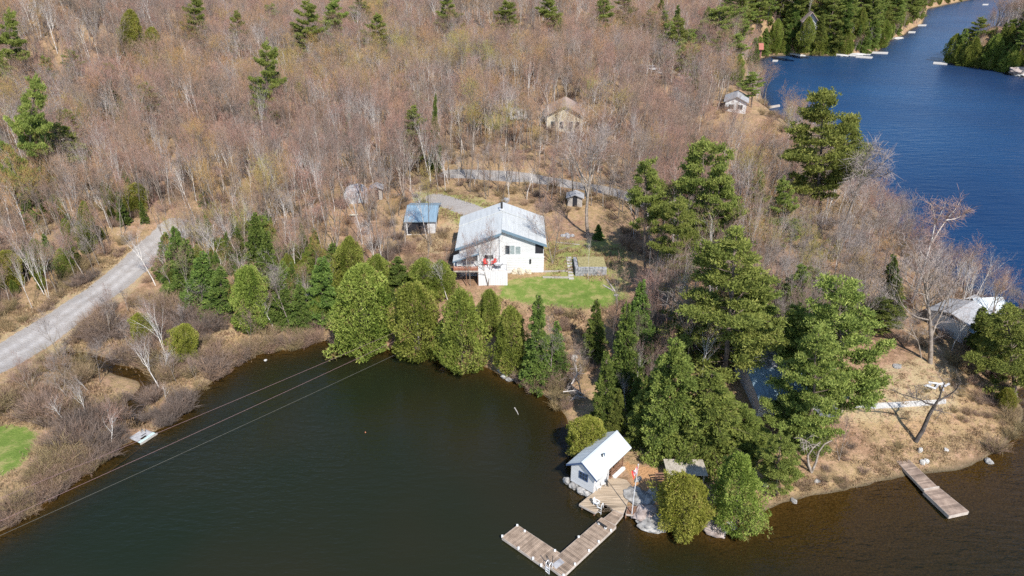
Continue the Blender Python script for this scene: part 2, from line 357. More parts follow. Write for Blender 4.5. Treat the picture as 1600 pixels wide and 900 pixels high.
# ================================================================== vegetation materials
def bark(name, c, c2, var=0):
    m, nt, b = nodes(name)
    oi = nt.nodes.new('ShaderNodeObjectInfo')
    f = noise(nt, 2.2, 4)
    col = ramp(nt, f, [(.35, c), (.65, c2)])
    if var: col = mixc(nt, mth(nt, 'MULTIPLY', oi.outputs['Random'], var), col, (.10,.08,.065))
    nt.links.new(col, b.inputs['Base Color']); b.inputs['Roughness'].default_value = .9; b.inputs['Specular IOR Level'].default_value = .1
    return m
M_bark = bark('grey_bark', (.18,.145,.115), (.44,.375,.32), .7)
M_birch = bark('pale_birch_bark', (.46,.42,.38), (.74,.69,.64))
M_pinebark = bark('pine_bark', (.10,.075,.06), (.21,.16,.13))
M_deadwood = bark('bleached_wood', (.35,.32,.29), (.55,.51,.47))
M_darkbark = bark('dark_bark', (.05,.042,.038), (.13,.11,.10))
def twig_mat(name, stops, spread=1.0, clump=.035):
    """bark and bud colour of thin twigs: one colour per tree, drifting from stand to stand"""
    m, nt, b = nodes(name)
    oi = nt.nodes.new('ShaderNodeObjectInfo')
    nz = nt.nodes.new('ShaderNodeTexNoise'); nz.inputs['Scale'].default_value = clump; nz.inputs['Detail'].default_value = 2
    nt.links.new(oi.outputs['Location'], nz.inputs['Vector'])
    f = mth(nt, 'ADD', mth(nt, 'MULTIPLY', oi.outputs['Random'], .6*spread), mth(nt, 'ADD', mth(nt, 'MULTIPLY', mth(nt, 'SUBTRACT', nz.outputs['Fac'], .5), 2.1), .19), clamp=True)
    col = ramp(nt, f, stops)
    t = attr(nt, 'tint').outputs['Fac']
    col = mixc(nt, 1.0, col, ramp(nt, t, [(0, .62), (.5, .95), (1, 1.0)]), 'MULTIPLY')
    nt.links.new(col, b.inputs['Base Color']); b.inputs['Roughness'].default_value = .9; b.inputs['Specular IOR Level'].default_value = .1
    return m
M_twig = twig_mat('twigs', [(0, (.21,.155,.13)), (.2, (.31,.195,.155)), (.36, (.40,.22,.17)), (.5, (.36,.235,.165)), (.62, (.28,.205,.155)), (.72, (.44,.24,.12)), (.85, (.42,.27,.09)), (1, (.34,.31,.085))])
M_twig_grey = twig_mat('grey_twigs', [(0, (.26,.22,.20)), (1, (.36,.30,.275))])
M_twig_red = twig_mat('reddish_twigs', [(0, (.27,.185,.155)), (1, (.35,.235,.195))])
M_twig_dark = twig_mat('dark_twigs', [(0, (.12,.10,.09)), (1, (.19,.16,.14))])
M_brush = twig_mat('brush_twigs', [(0, (.13,.105,.09)), (.3, (.215,.16,.13)), (.55, (.31,.20,.145)), (.78, (.25,.195,.10)), (1, (.36,.255,.14))], clump=.09)
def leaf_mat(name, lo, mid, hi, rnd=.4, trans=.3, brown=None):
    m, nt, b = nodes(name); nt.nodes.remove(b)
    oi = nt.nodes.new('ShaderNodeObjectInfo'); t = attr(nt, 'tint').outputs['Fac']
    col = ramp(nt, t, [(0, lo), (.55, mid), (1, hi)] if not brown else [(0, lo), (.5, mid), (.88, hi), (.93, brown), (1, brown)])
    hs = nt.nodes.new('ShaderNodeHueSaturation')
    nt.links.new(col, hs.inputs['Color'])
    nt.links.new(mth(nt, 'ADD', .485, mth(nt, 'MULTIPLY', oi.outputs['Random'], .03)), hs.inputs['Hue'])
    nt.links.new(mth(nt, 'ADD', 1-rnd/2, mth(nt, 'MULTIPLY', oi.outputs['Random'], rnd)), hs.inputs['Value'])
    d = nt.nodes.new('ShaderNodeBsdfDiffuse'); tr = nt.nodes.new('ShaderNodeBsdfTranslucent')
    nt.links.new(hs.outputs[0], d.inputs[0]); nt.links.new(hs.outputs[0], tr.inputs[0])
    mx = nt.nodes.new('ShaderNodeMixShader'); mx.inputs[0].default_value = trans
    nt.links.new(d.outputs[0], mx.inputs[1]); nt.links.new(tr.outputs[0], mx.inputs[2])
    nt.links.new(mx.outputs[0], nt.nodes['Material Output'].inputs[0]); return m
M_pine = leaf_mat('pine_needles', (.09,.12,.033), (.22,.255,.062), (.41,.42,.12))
M_spruce = leaf_mat('spruce_needles', (.07,.11,.03), (.16,.215,.05), (.30,.345,.09))
M_hem = leaf_mat('hemlock_needles', (.085,.12,.03), (.21,.25,.06), (.36,.38,.10))
M_cedar = leaf_mat('cedar_sprays', (.10,.135,.025), (.23,.27,.055), (.37,.39,.10), rnd=.25, brown=(.24,.17,.075))
M_cedar_y = leaf_mat('yellow_cedar_sprays', (.13,.145,.022), (.28,.29,.055), (.42,.40,.10), rnd=.2, brown=(.33,.22,.09))
M_grass = leaf_mat('dry_grass_blades', (.22,.15,.09), (.37,.26,.155), (.50,.37,.235), rnd=.3)
# ================================================================== tree shapes
def tubes(segs, n):
    """segs: (p0,p1,r0,r1) -> verts, quads-as-tris"""
    V, F = [], []
    if not segs: return np.zeros((0, 3)), np.zeros((0, 3), int)
    A = np.array([s[0] for s in segs]); Bp = np.array([s[1] for s in segs]); r0 = np.array([s[2] for s in segs]); r1 = np.array([s[3] for s in segs])
    d = Bp-A; d /= np.linalg.norm(d, axis=1)[:, None]+1e-9
    a = np.cross(d, np.where(np.abs(d[:, 2:3]) > .9, [[1., 0, 0]], [[0, 0, 1.]])); a /= np.linalg.norm(a, axis=1)[:, None]; b = np.cross(d, a)
    k = np.arange(n)*2*math.pi/n; c, s_ = np.cos(k), np.sin(k)
    ring = a[:, None]*c[None, :, None]+b[:, None]*s_[None, :, None]
    V = np.concatenate([A[:, None]+ring*r0[:, None, None], Bp[:, None]+ring*r1[:, None, None]], 1)
    base = (np.arange(len(segs))*2*n)[:, None]; i = np.arange(n)[None, :]; j = (i+1) % n
    F = np.concatenate([np.stack([base+i, base+j, base+n+j], -1), np.stack([base+i, base+n+j, base+n+i], -1)], 1).reshape(-1, 3)
    return V.reshape(-1, 3), F
def ribbons(segs, rg):
    A = np.array([s[0] for s in segs]); Bp = np.array([s[1] for s in segs]); r0 = np.array([s[2] for s in segs]); r1 = np.array([s[3] for s in segs])
    d = Bp-A; w_ = np.cross(d, rg.normal(size=A.shape)); w_ /= np.linalg.norm(w_, axis=1)[:, None]+1e-9
    V = np.stack([A-w_*r0[:, None], A+w_*r0[:, None], Bp+w_*r1[:, None], Bp-w_*r1[:, None]], 1).reshape(-1, 3)
    b = (np.arange(len(segs))*4)[:, None]
    F = np.concatenate([b+[[0, 1, 2]], b+[[0, 2, 3]]], 1).reshape(-1, 3); return V, F
def cat_mesh(parts):
    Vs, Fs, n = [], [], 0
    for V, F in parts:
        if len(V) == 0: continue
        Vs.append(V); Fs.append(F+n); n += len(V)
    return np.concatenate(Vs), np.concatenate(Fs)
def bare_tree(seed, H=12.0, r=.16, fork=.45, spread=.5, limbs=9, lean=(0, 0), tw=.0115, dens=1.0, up=.35, nstem=1, straight=.06):
    """trunk+limb tubes, and a crown of fine twigs"""
    rg = np.random.default_rng(seed); thick, mid, fine = [], [], []
    def unit(v): return v/(np.linalg.norm(v)+1e-9)
    def branch(p, d, L, r0, lvl):
        n = (6, 4, 3, 2, 2)[lvl]; pts = [p]; rs = [r0]
        for i in range(n):
            d = unit(d+rg.normal(size=3)*(straight if lvl == 0 else .16)+np.array([0, 0, up*.35 if lvl in (1, 2) else .06]))
            pts.append(pts[-1]+d*L/n); rs.append(r0*(1-(i+1)/n*(.8 if lvl else .72)))
        tgt = thick if lvl <= 1 else (mid if lvl == 2 else fine)
        for i in range(n): tgt.append((pts[i], pts[i+1], rs[i], rs[i+1]))
        if lvl == 4: return
        cnt = (limbs, 5, 5, 5)[lvl]*(dens if lvl >= 1 else 1)
        cnt = int(cnt)+(rg.random() < cnt % 1)
        for k in range(cnt):
            lo = fork if lvl == 0 else .22
            t = lo+(1-lo)*(k+rg.random())/cnt
            f = t*n; i = min(int(f), n-1); q = pts[i]+(pts[i+1]-pts[i])*(f-i)
            ax = unit(pts[i+1]-pts[i]); s_ = unit(np.cross(ax, rg.normal(size=3)))
            ang = (spread if lvl == 0 else .75)*(1.25-.5*t)
            nd = unit(ax*math.cos(ang)+s_*math.sin(ang)+np.array([0, 0, .1]))
            l2 = L*((.52*(1.25-.75*(t-lo)/(1-lo)) if lvl == 0 else .52)*(.7+.5*rg.random()))
            branch(q, nd, l2, max(rs[i]*.55, .012), lvl+1)
    for s_ in range(nstem):
        d0 = unit(np.array([lean[0]+(rg.normal()*.13 if nstem > 1 else 0), lean[1]+(rg.normal()*.13 if nstem > 1 else 0), 1.0]))
        branch(np.array([rg.normal()*.15*(nstem > 1), rg.normal()*.15*(nstem > 1), -.3]), d0, (H+.3)*(1-.1*s_), r*(1-.12*s_), 0)
    fine = [(a, b_, max(c, tw), max(e, tw*.55)) for a, b_, c, e in fine]
    T = cat_mesh([tubes(thick, 6), tubes(mid, 3)])
    C = ribbons(fine, rg)
    return T, C, rg.random(len(C[1])//2).repeat(2)*1.0
def tufts(Cn, D, size, rg, K=5, wid=.3, cone=.9):
    """blades fanned round direction D at each centre"""
    n = len(Cn); C3 = np.repeat(Cn, K, 0); D3 = np.repeat(D, K, 0); s_ = np.repeat(size, K)*(.7+.6*rg.random(n*K))
    d = D3+rg.normal(size=C3.shape)*cone; d /= np.linalg.norm(d, axis=1)[:, None]+1e-9
    w_ = np.cross(d, rg.normal(size=C3.shape)); w_ /= np.linalg.norm(w_, axis=1)[:, None]+1e-9
    w_ *= (s_*wid)[:, None]; tip = C3+d*s_[:, None]; mid_ = C3+d*(s_*.45)[:, None]
    V = np.stack([C3, mid_+w_, tip, mid_-w_], 1).reshape(-1, 3)
    b = (np.arange(n*K)*4)[:, None]; F = np.concatenate([b+[[0, 1, 2]], b+[[0, 2, 3]]], 1).reshape(-1, 3)
    return V, F
def pine(seed, H=18.0, crown0=.3, rad=4.2, whorls=12, density=1.0, gap=.12, taper=1.0):
    """white pine: well separated layers of long limbs carrying flat plumes with upturned tips"""
    rg = np.random.default_rng(seed); seg = []; Cs, Ds, Ss, Ts = [], [], [], []
    tz = np.linspace(0, H, 9); tx = np.cumsum(rg.normal(size=(9, 2))*.10, 0); tx[0] = 0
    tr = [(np.array([tx[i][0], tx[i][1], tz[i]-(.3 if i == 0 else 0)]), np.array([tx[i+1][0], tx[i+1][1], tz[i+1]]), .017*H*(1-tz[i]/H*.93), .017*H*(1-tz[i+1]/H*.93)) for i in range(8)]
    at_ = lambda z: np.array([np.interp(z, tz, tx[:, 0]), np.interp(z, tz, tx[:, 1]), z])
    for k in range(whorls):
        f = (k+rg.random()*.5)/whorls; z = H*(crown0+(1-crown0)*f**.92*.97)
        prof = math.sin(math.pi*min(1, (1-f)*.60+.10))**.75*(1-f**3*.45*taper)*(.75+.4*rg.random())
        for j in range(rg.integers(4, 7)):
            if rg.random() < gap: continue
            a = rg.random()*2*math.pi; L = rad*prof*(.5+.65*rg.random())
            d = np.array([math.cos(a), math.sin(a), -.02+.40*f]); p = at_(z+rg.normal()*.12); n = 4; pts = [p]
            for i in range(n): pts.append(pts[-1]+(d+np.array([0, 0, .11*i]))*L/n)
            for i in range(n): seg.append((pts[i], pts[i+1], .06*(1-i/n)+.015, .06*(1-(i+1)/n)+.012))
            side = np.array([-math.sin(a), math.cos(a), 0]); nb = int(3+L*1.5); shade = rg.random()
            for _ in range(nb):
                t = .30+.72*rg.random()**.75; f2 = min(t, .999)*n; i = int(f2); q = pts[i]+(pts[i+1]-pts[i])*(f2-i)
                s_ = rg.choice((-1, 1)); bl = L*(.16+.34*rg.random())*(1.25-t*.8); bd = side*s_*.85+d*.55+np.array([0, 0, .10]); e_ = q+bd*bl
                seg.append((q, e_, .022, .01)); m_ = max(4, int(bl*17*density)+3)
                for _m in range(m_):
                    u_1 = .25+.8*rg.random(); c_ = q+bd*bl*u_1+rg.normal(size=3)*np.array([.20, .20, .10])
                    for _k in range(2):
                        Cs.append(c_+rg.normal(size=3)*np.array([.20, .20, .09])); Ds.append(bd*.5+np.array([0, 0, .75])); Ss.append(.27+.12*rg.random())
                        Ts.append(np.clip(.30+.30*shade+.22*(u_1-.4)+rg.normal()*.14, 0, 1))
    for _ in range(int(26*density)):
        Cs.append(at_(H*.985)+rg.normal(size=3)*np.array([.25, .25, .4])); Ds.append(np.array([0, 0, 1.])); Ss.append(.4); Ts.append(.6)
    Cs, Ds, Ss, Ts = map(np.array, (Cs, Ds, Ss, Ts))
    V, F = tufts(Cs, Ds, Ss, rg, K=4, wid=.15, cone=.75)
    T = cat_mesh([tubes(tr, 7), tubes(seg, 3)])
    return T, (V, F), np.repeat(Ts, 8)
def cone_tree(seed, H=10.0, rad=2.2, n=5200, power=.95, droop=.35, crown0=.04, size=.36, layer=26, jag=.35, K=4):
    """spruce and fir: whorled drooping sprays on a narrow cone"""
    rg = np.random.default_rng(seed)
    tr = [(np.array([0, 0, -.3]), np.array([0, 0, H*.5]), .013*H, .008*H), (np.array([0, 0, H*.5]), np.array([0, 0, H]), .008*H, .01)]
    seg = []; Cs, Ds, Ts, Ss = [], [], [], []
    nb = layer*7
    for k in range(nb):
        f = (k+rg.random())/nb; z = H*(crown0+(1-crown0)*f); R_ = rad*((1-f)**power)*(1-jag/2+jag*rg.random())+.12
        a = rg.random()*2*math.pi; d = np.array([math.cos(a), math.sin(a), 0]); side = np.array([-d[1], d[0], 0])
        p = np.array([0, 0, z]); tip = p+d*R_+np.array([0, 0, -droop*R_*.55+.18*f])
        seg.append((p, tip, .03, .01)); m_ = max(6, int(n/nb*(R_/rad)*2.0)); sh_ = rg.random()
        t = .15+.85*rg.random(m_)**.65
        q = p+(tip-p)*t[:, None]+side*(rg.normal(size=m_)*.20*R_*(1.2-t*.8))[:, None]+np.array([0, 0, 1])*(rg.normal(size=m_)*.09-.10*t**2*R_)[:, None]
        Cs.append(q); Ds.append(np.repeat((d*.9+np.array([0, 0, .15-droop*.3]))[None], m_, 0)); Ts.append(np.clip(.2+.4*sh_+rg.normal(size=m_)*.15, 0, 1)); Ss.append(size*(.7+.5*rg.random(m_)))
    Cs, Ds, Ts, Ss = map(np.concatenate, (Cs, Ds, Ts, Ss))
    V, F = tufts(Cs, Ds, Ss, rg, K=K, wid=.16, cone=.5)
    return cat_mesh([tubes(tr, 6), tubes(seg, 3)]), (V, F), np.repeat(Ts, K*2)
def cedar(seed, H=8.0, rad=2.6, n=6500, shape=.75, low=.0, size=.34, lump=.34, peaks=1):
    """white cedar: dense upright sprays over a lumpy teardrop"""
    rg = np.random.default_rng(seed)
    tr = [(np.array([0, 0, -.4]), np.array([0, 0, H*.9]), .02*H, .03)]
    Cs, Ds, Ts = [], [], []
    nl = 120
    la = rg.random(nl)*2*math.pi; lz = rg.random(nl); ls = rg.random(nl)
    f = low+(1-low)*rg.random(n); a = rg.random(n)*2*math.pi
    fm_ = .30
    prof = np.where(f > fm_, np.clip(1-((f-fm_)/(1.02-fm_))**2.1, 0, 1)**(.62+.35*(1-shape)), .74+.26*(f/fm_))
    rmul = 1+.10*np.sin(2*a+rg.random()*6+f*3)+.09*np.sin(5*a-f*7+rg.random()*6)+.07*np.sin(9*a+f*15+rg.random()*6); tint = np.zeros(n)
    for k in range(nl):
        da = np.abs((a-la[k]+np.pi) % (2*np.pi)-np.pi)*rad; dz = (f-lz[k])*H
        g_ = np.exp(-(da**2+(dz*.8)**2)/.38); rmul += g_*lump*(.4+ls[k]); tint += g_*(ls[k]-.5)*.6
    rr = rad*prof*rmul*(1-.42*rg.random(n)**2.2)*.82
    C = np.stack([rr*np.cos(a), rr*np.sin(a), f*H+rg.normal(size=n)*.10], 1)
    hole = np.sin(6*a+f*11+seed)*np.sin(f*23-2*a+seed)+rg.random(n)*.5 > 1.02; C[hole, :2] *= .55; tint[hole] += .3
    D = np.stack([np.cos(a)*.75, np.sin(a)*.75, .55+0*a], 1)
    V, F = tufts(C, D, size*(.6+.6*rg.random(n)), rg, K=4, wid=.16, cone=.62)
    t = np.clip(.45+tint+rg.normal(size=n)*.17, 0, 1)
    br = [(np.array([0, 0, H*(.08+.8*i/40)]), np.array([math.cos(i*2.4), math.sin(i*2.4), 0])*rad*.6*math.sin(math.pi*(.15+.8*i/40))+np.array([0, 0, H*(.12+.8*i/40)]), .04, .015) for i in range(40)]
    return cat_mesh([tubes(tr, 6), tubes(br, 3)]), (V, F), np.repeat(t, 8)
class Proto:
    """a plant kind: shared trunk and crown meshes, with its own size"""
    def __init__(s, name, data, mt, mc, crown='crown'):
        T, C, t = data
        s.name = name; s.mt = mt; s.mc = mc
        s.tm = tri_mesh(name+'_trunk', T[0], T[1], mt); s.cm = tri_mesh(name+'_crown', C[0], C[1], mc, t)
        s.H = max(C[0][:, 2].max(), T[0][:, 2].max()); s.W = 2*np.percentile(np.hypot(C[0][:, 0], C[0][:, 1]), 96); s.data = data
        s.crown = crown
    def place(s, pos, h, width=None, lean=(0, 0), spin=None, label=None, cat='tree', group=None, name=None, ztop=None):
        sz = h/s.H; sx = sz if width is None else width/s.W
        o = bpy.data.objects.new(name or s.name, None); COL.objects.link(o); o.empty_display_size = .5
        M = Matrix.Rotation(lean[0], 4, 'Y') @ Matrix.Rotation(-lean[1], 4, 'X') @ Matrix.Rotation(spin if spin is not None else random.random()*6.283, 4, 'Z')
        o.location = (float(pos[0]), float(pos[1]), float(pos[2])); o.rotation_euler = M.to_euler(); o.scale = (sx, sx, sz)
        tag(o, label, cat, group)
        link('trunk', s.tm, o); link('crown', s.cm, o); return o
    def merged(s):
        T, C, t = s.data; V, F = cat_mesh([T, C])
        me = tri_mesh(s.name+'_stand', V, F, [s.mt, s.mc], np.concatenate([np.full(len(T[1]), .5), t]), np.concatenate([np.zeros(len(T[1]), int), np.ones(len(C[1]), int)]))
        return me
BT = [Proto('bare_tree', bare_tree(100+i, H=12+i % 3, r=.17+.03*(i % 3), fork=(.5, .6, .42, .62)[i % 4], spread=(.5, .40, .55, .36)[i % 4], dens=.9, limbs=(8, 9, 8, 9)[i % 4], nstem=(1, 1, 2, 1, 1)[i % 5]), M_bark, M_twig) for i in range(7)]
BG = [Proto('bare_tree', bare_tree(200+i, H=12, r=.15, fork=.4, spread=.6, limbs=10), M_bark, M_twig_grey) for i in range(2)]
BB = [Proto('birch_tree', bare_tree(300+i, H=12, r=.15, fork=.45, spread=.42, limbs=9, tw=.010, dens=.85, nstem=(1, 2, 1)[i]), M_birch, (M_twig_grey, M_twig_red, M_twig)[i]) for i in range(3)]
BR = [Proto('bare_tree', bare_tree(330+i, H=10, r=.12, fork=.3, spread=.6, limbs=10, nstem=2), M_bark, M_twig_red) for i in range(1)]
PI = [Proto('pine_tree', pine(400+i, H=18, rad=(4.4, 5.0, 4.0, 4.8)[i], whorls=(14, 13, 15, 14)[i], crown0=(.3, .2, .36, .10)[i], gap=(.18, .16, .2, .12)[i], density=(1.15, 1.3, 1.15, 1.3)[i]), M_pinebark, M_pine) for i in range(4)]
SP_ = [Proto('spruce_tree', cone_tree(500+i, H=10, rad=(2.3, 1.9, 2.6)[i], n=6500, size=.30, power=(.85, .7, .8)[i], jag=(.55, .75, .65)[i]), M_pinebark, M_spruce) for i in range(3)]
HE = [Proto('hemlock_tree', cone_tree(520+i, H=12, rad=3.6, n=13000, power=.55, jag=.75, droop=.5, size=.32, layer=24), M_pinebark, M_hem) for i in range(2)]
CE = [Proto('cedar_tree', cedar(600+i, n=(9500, 9500, 8500)[i], size=.29, rad=2.8, shape=(.75, .85, .65)[i]), M_pinebark, M_cedar) for i in range(3)]
CY = [Proto('cedar_tree', cedar(620, n=9500, size=.28, rad=2.8, shape=.8), M_pinebark, M_cedar_y)]
BIG = Proto('bare_tree', bare_tree(702, H=16, r=.30, fork=.42, spread=.62, limbs=11, tw=.017), M_bark, M_twig_grey)
OAK = Proto('bare_tree', bare_tree(711, H=11, r=.30, fork=.28, spread=.85, limbs=12, tw=.015, up=.5), M_bark, M_twig_grey)
print('prototypes', sum(len(p.cm.polygons)+len(p.tm.polygons) for p in BT+BG+BB+PI+SP_+HE+CE+CY))
SPOTS = []       # (x, y, r) taken places
def tree(pr, bx, by, ty, tx=None, wpx=None, z=None, **k):
    """base pixel, top pixel row (and column), crown width in pixels -> a standing tree"""
    p = G(bx, by); 
    h = max(1.0, Hat(p[1], ty)-p[2]); D = p[1]*CP+(CAM_H-p[2]-h)*SP
    lean = 0.0
    if tx is not None:
        x_top = (tx-800)/FPX*D; lean = math.atan2(x_top-p[0], h)
    w_ = None if wpx is None else wpx/FPX*(p[1]*CP+(CAM_H-p[2]-h/2)*SP)
    if 'group' in k or 'label' in k: pass
    SPOTS.append((p[0], p[1], .22*(w_ or h*.35)+.5))
    return pr.place(p, h/max(.5, math.cos(lean)), w_, (lean, 0), **k)
# ================================================================== named conifers (each one pointed out by its label)
g_shore = 'cedars along the bay shore'
tree(CE[0], 563, 544, 408, 568, 100, label='broad green cedar at the bay shore, leftmost of the big shore cedars', group=g_shore, name='cedar_tree', spin=.3)
tree(CE[1], 650, 555, 438, 645, 92, label='rounded green cedar on the bay shore, second of the big shore cedars', group=g_shore, name='cedar_tree', spin=2)
tree(CE[2], 722, 573, 448, 718, 84, label='tall egg-shaped cedar below the white house, its foot overhanging the bay', group=g_shore, name='cedar_tree', spin=1)
tree(CE[0], 800, 578, 476, 797, 58, label='narrow green cedar at the right end of the shore cedar row', group=g_shore, name='cedar_tree', spin=4)
tree(CE[1], 765, 520, 450, 765, 42, label='small cedar below the front edge of the bright lawn', name='cedar_tree')
tree(CY[0], 1070, 824, 742, 1066, 84, label='round yellow-green cedar in front of the weathered pergola', name='cedar_tree', spin=.5)
tree(CE[2], 1150, 822, 706, 1155, 88, label='large green cedar leaning over the water right of the pergola', name='cedar_tree', spin=.9)
tree(PI[3], 1213, 772, 672, 1218, 74, label='small bushy pine on the bank right of the large waterside cedar', name='pine_tree', spin=.4)
tree(CY[0], 915, 706, 652, 922, 66, label='yellow-green cedar directly behind the white boathouse', name='cedar_tree', spin=2.2)
tree(SP_[0], 945, 668, 545, 948, 52, label='narrow spruce rising behind the boathouse cedar', name='spruce_tree')
tree(SP_[2], 930, 556, 466, 932, 44, label='pointed spruce on the brown bank just below the lawn', name='spruce_tree')
tree(SP_[1], 838, 602, 458, 842, 50, label='tall slender spruce at the bay shore below the lawn', name='spruce_tree')
tree(SP_[2], 868, 590, 500, 870, 46, label='short spruce beside the tall slender shore spruce', name='spruce_tree')
tree(SP_[0], 996, 570, 435, 1003, 62, label='dense dark conifer at the right end of the lawn', name='spruce_tree')
tree(SP_[2], 975, 615, 470, 980, 66, label='dark spruce on the slope right of the brown bank', name='spruce_tree')
tree(SP_[1], 935, 373, 350, 935, 17, label='little cone-shaped spruce standing alone in the yard right of the house', name='spruce_tree')
for bx, by, tx, ty, wp, k, lb in [
  (1008,430,1016,243,70,2,'tall dark pine right of the yard, leftmost of the big pines'),
  (1087,440,1098,212,98,0,'tallest dark pine of the group right of the yard'),
  (1052,480,1060,300,80,1,'dark pine with a bare grey trunk at the right edge of the lawn'),
  (1120,450,1130,250,70,2,'slim green pine behind the tallest dark pine'),
  (1180,390,1187,263,52,3,'yellowish young pine right of the tall dark pines'),
  (1225,395,1224,272,56,3,'green pine standing among the grey bare trees of the point'),
  (1128,606,1148,348,172,1,'huge broad pine with layered limbs in the middle of the point'),
  (1085,560,1092,462,140,3,'low spreading pine with a dead white limb below the huge pine'),
  (1283,372,1287,134,112,0,'lone tall pine standing against the blue lake'),
  (1330,330,1330,175,66,2,'darker pine close behind the lone tall lakeside pine'),
  (1310,650,1318,424,158,3,'broad bushy pine beside the dry grass clearing'),
  (1262,700,1285,505,128,3,'drooping pine in front of the hidden cottage'),
  (1370,520,1378,462,66,3,'bright green low pine right of the broad bushy pine'),
  (1586,618,1568,476,116,1,'layered pine at the right edge overhanging the shore'),
  (1240,600,1248,470,90,3,'pine standing just behind the hidden cottage'),
  (1160,560,1176,430,90,0,'green pine filling the gap right of the huge broad pine'),
  (1150,520,1158,400,80,3,'yellow-green pine at the back right of the huge broad pine')]:
    tree(PI[k], bx, by, ty, tx, wp, label=lb, name='pine_tree')
for bx, by, tx, ty, wp, k, lb in [
  (1050,700,1056,528,112,0,'dense hemlock left of the hidden cottage, behind the boathouse point'),
  (1108,706,1112,580,124,1,'wide hemlock just behind the weathered pergola'),
  (1008,688,1014,585,62,1,'smaller hemlock right of the boathouse roof'),
  (1172,706,1160,632,78,0,'low hemlock between the hidden cottage and the large waterside cedar'),
  (1255,690,1240,610,70,1,'dark hemlock in front of the cottage porch')]:
    tree(HE[k], bx, by, ty, tx, wp, label=lb, name='hemlock_tree')
tree(SP_[0], 1392, 500, 396, 1396, 46, label='dark green spruce at the edge of the grey trees by the lake', name='spruce_tree')
tree(SP_[1], 1530, 560, 478, 1536, 44, label='scraggly spruce beside the lakeside boathouse roofs', name='spruce_tree')
tree(CY[0], 1575, 640, 606, 1573, 26, label='bright yellow-green bush at the right-hand shore', name='cedar_bush', cat='bush')
# left cluster above the marsh
gl = 'evergreens between the gravel road and the bay'
lst = [(258,432,258,362,26,'s1','slim yellowish spruce nearest the road bend'),(275,455,272,352,34,'s0','pointed spruce second from the road bend'),
 (292,466,290,372,48,'s2','bushy green spruce beside the road'),(318,480,316,392,50,'s0','full green spruce right of the bushy roadside spruce'),
 (345,490,345,415,44,'s2','wide-based spruce standing over the tawny grass'),(392,514,388,412,60,'c1','yellow-green cedar with a rounded foot at the back of the marsh'),
 (400,440,398,330,30,'s1','dark narrow spruce standing behind the round-footed cedar'),(418,470,416,360,40,'s0','dark spruce in the middle of the evergreen belt'),
 (470,512,468,440,34,'s2','bright green spruce close to the marsh edge'),(500,500,504,400,44,'s1','tall dull spruce left of the broad shore cedar'),
 (440,500,440,430,40,'s0','grey-green spruce behind the shore brush'),(548,470,545,366,52,'c0','yellow-green cedar left of the garage'),
 (585,470,590,395,50,'c2','green cedar below the log pile'),(620,460,622,400,44,'s2','deep green conifer below the blue-roofed garage'),
 (660,460,660,402,48,'c1','bright cedar between garage and house'),(690,462,688,405,40,'c0','light green cedar left of the house deck'),
 (290,562,288,505,40,'y','rounded yellow-green cedar out in the marsh'),(228,540,215,488,34,'y','leaning yellow-green cedar in the marsh near the road'),
 (520,440,520,378,36,'s2','brownish spruce behind the broad shore cedar')]
for bx, by, tx, ty, wp, k, lb in lst:
    pr = {'s0': SP_[0], 's1': SP_[1], 's2': SP_[2], 'c0': CE[0], 'c1': CE[1], 'c2': CE[2], 'y': CY[0]}[k]
    tree(pr, bx, by, ty, tx, wp*(1.3 if k[0] == 's' else 1.1), label=lb, group=gl)
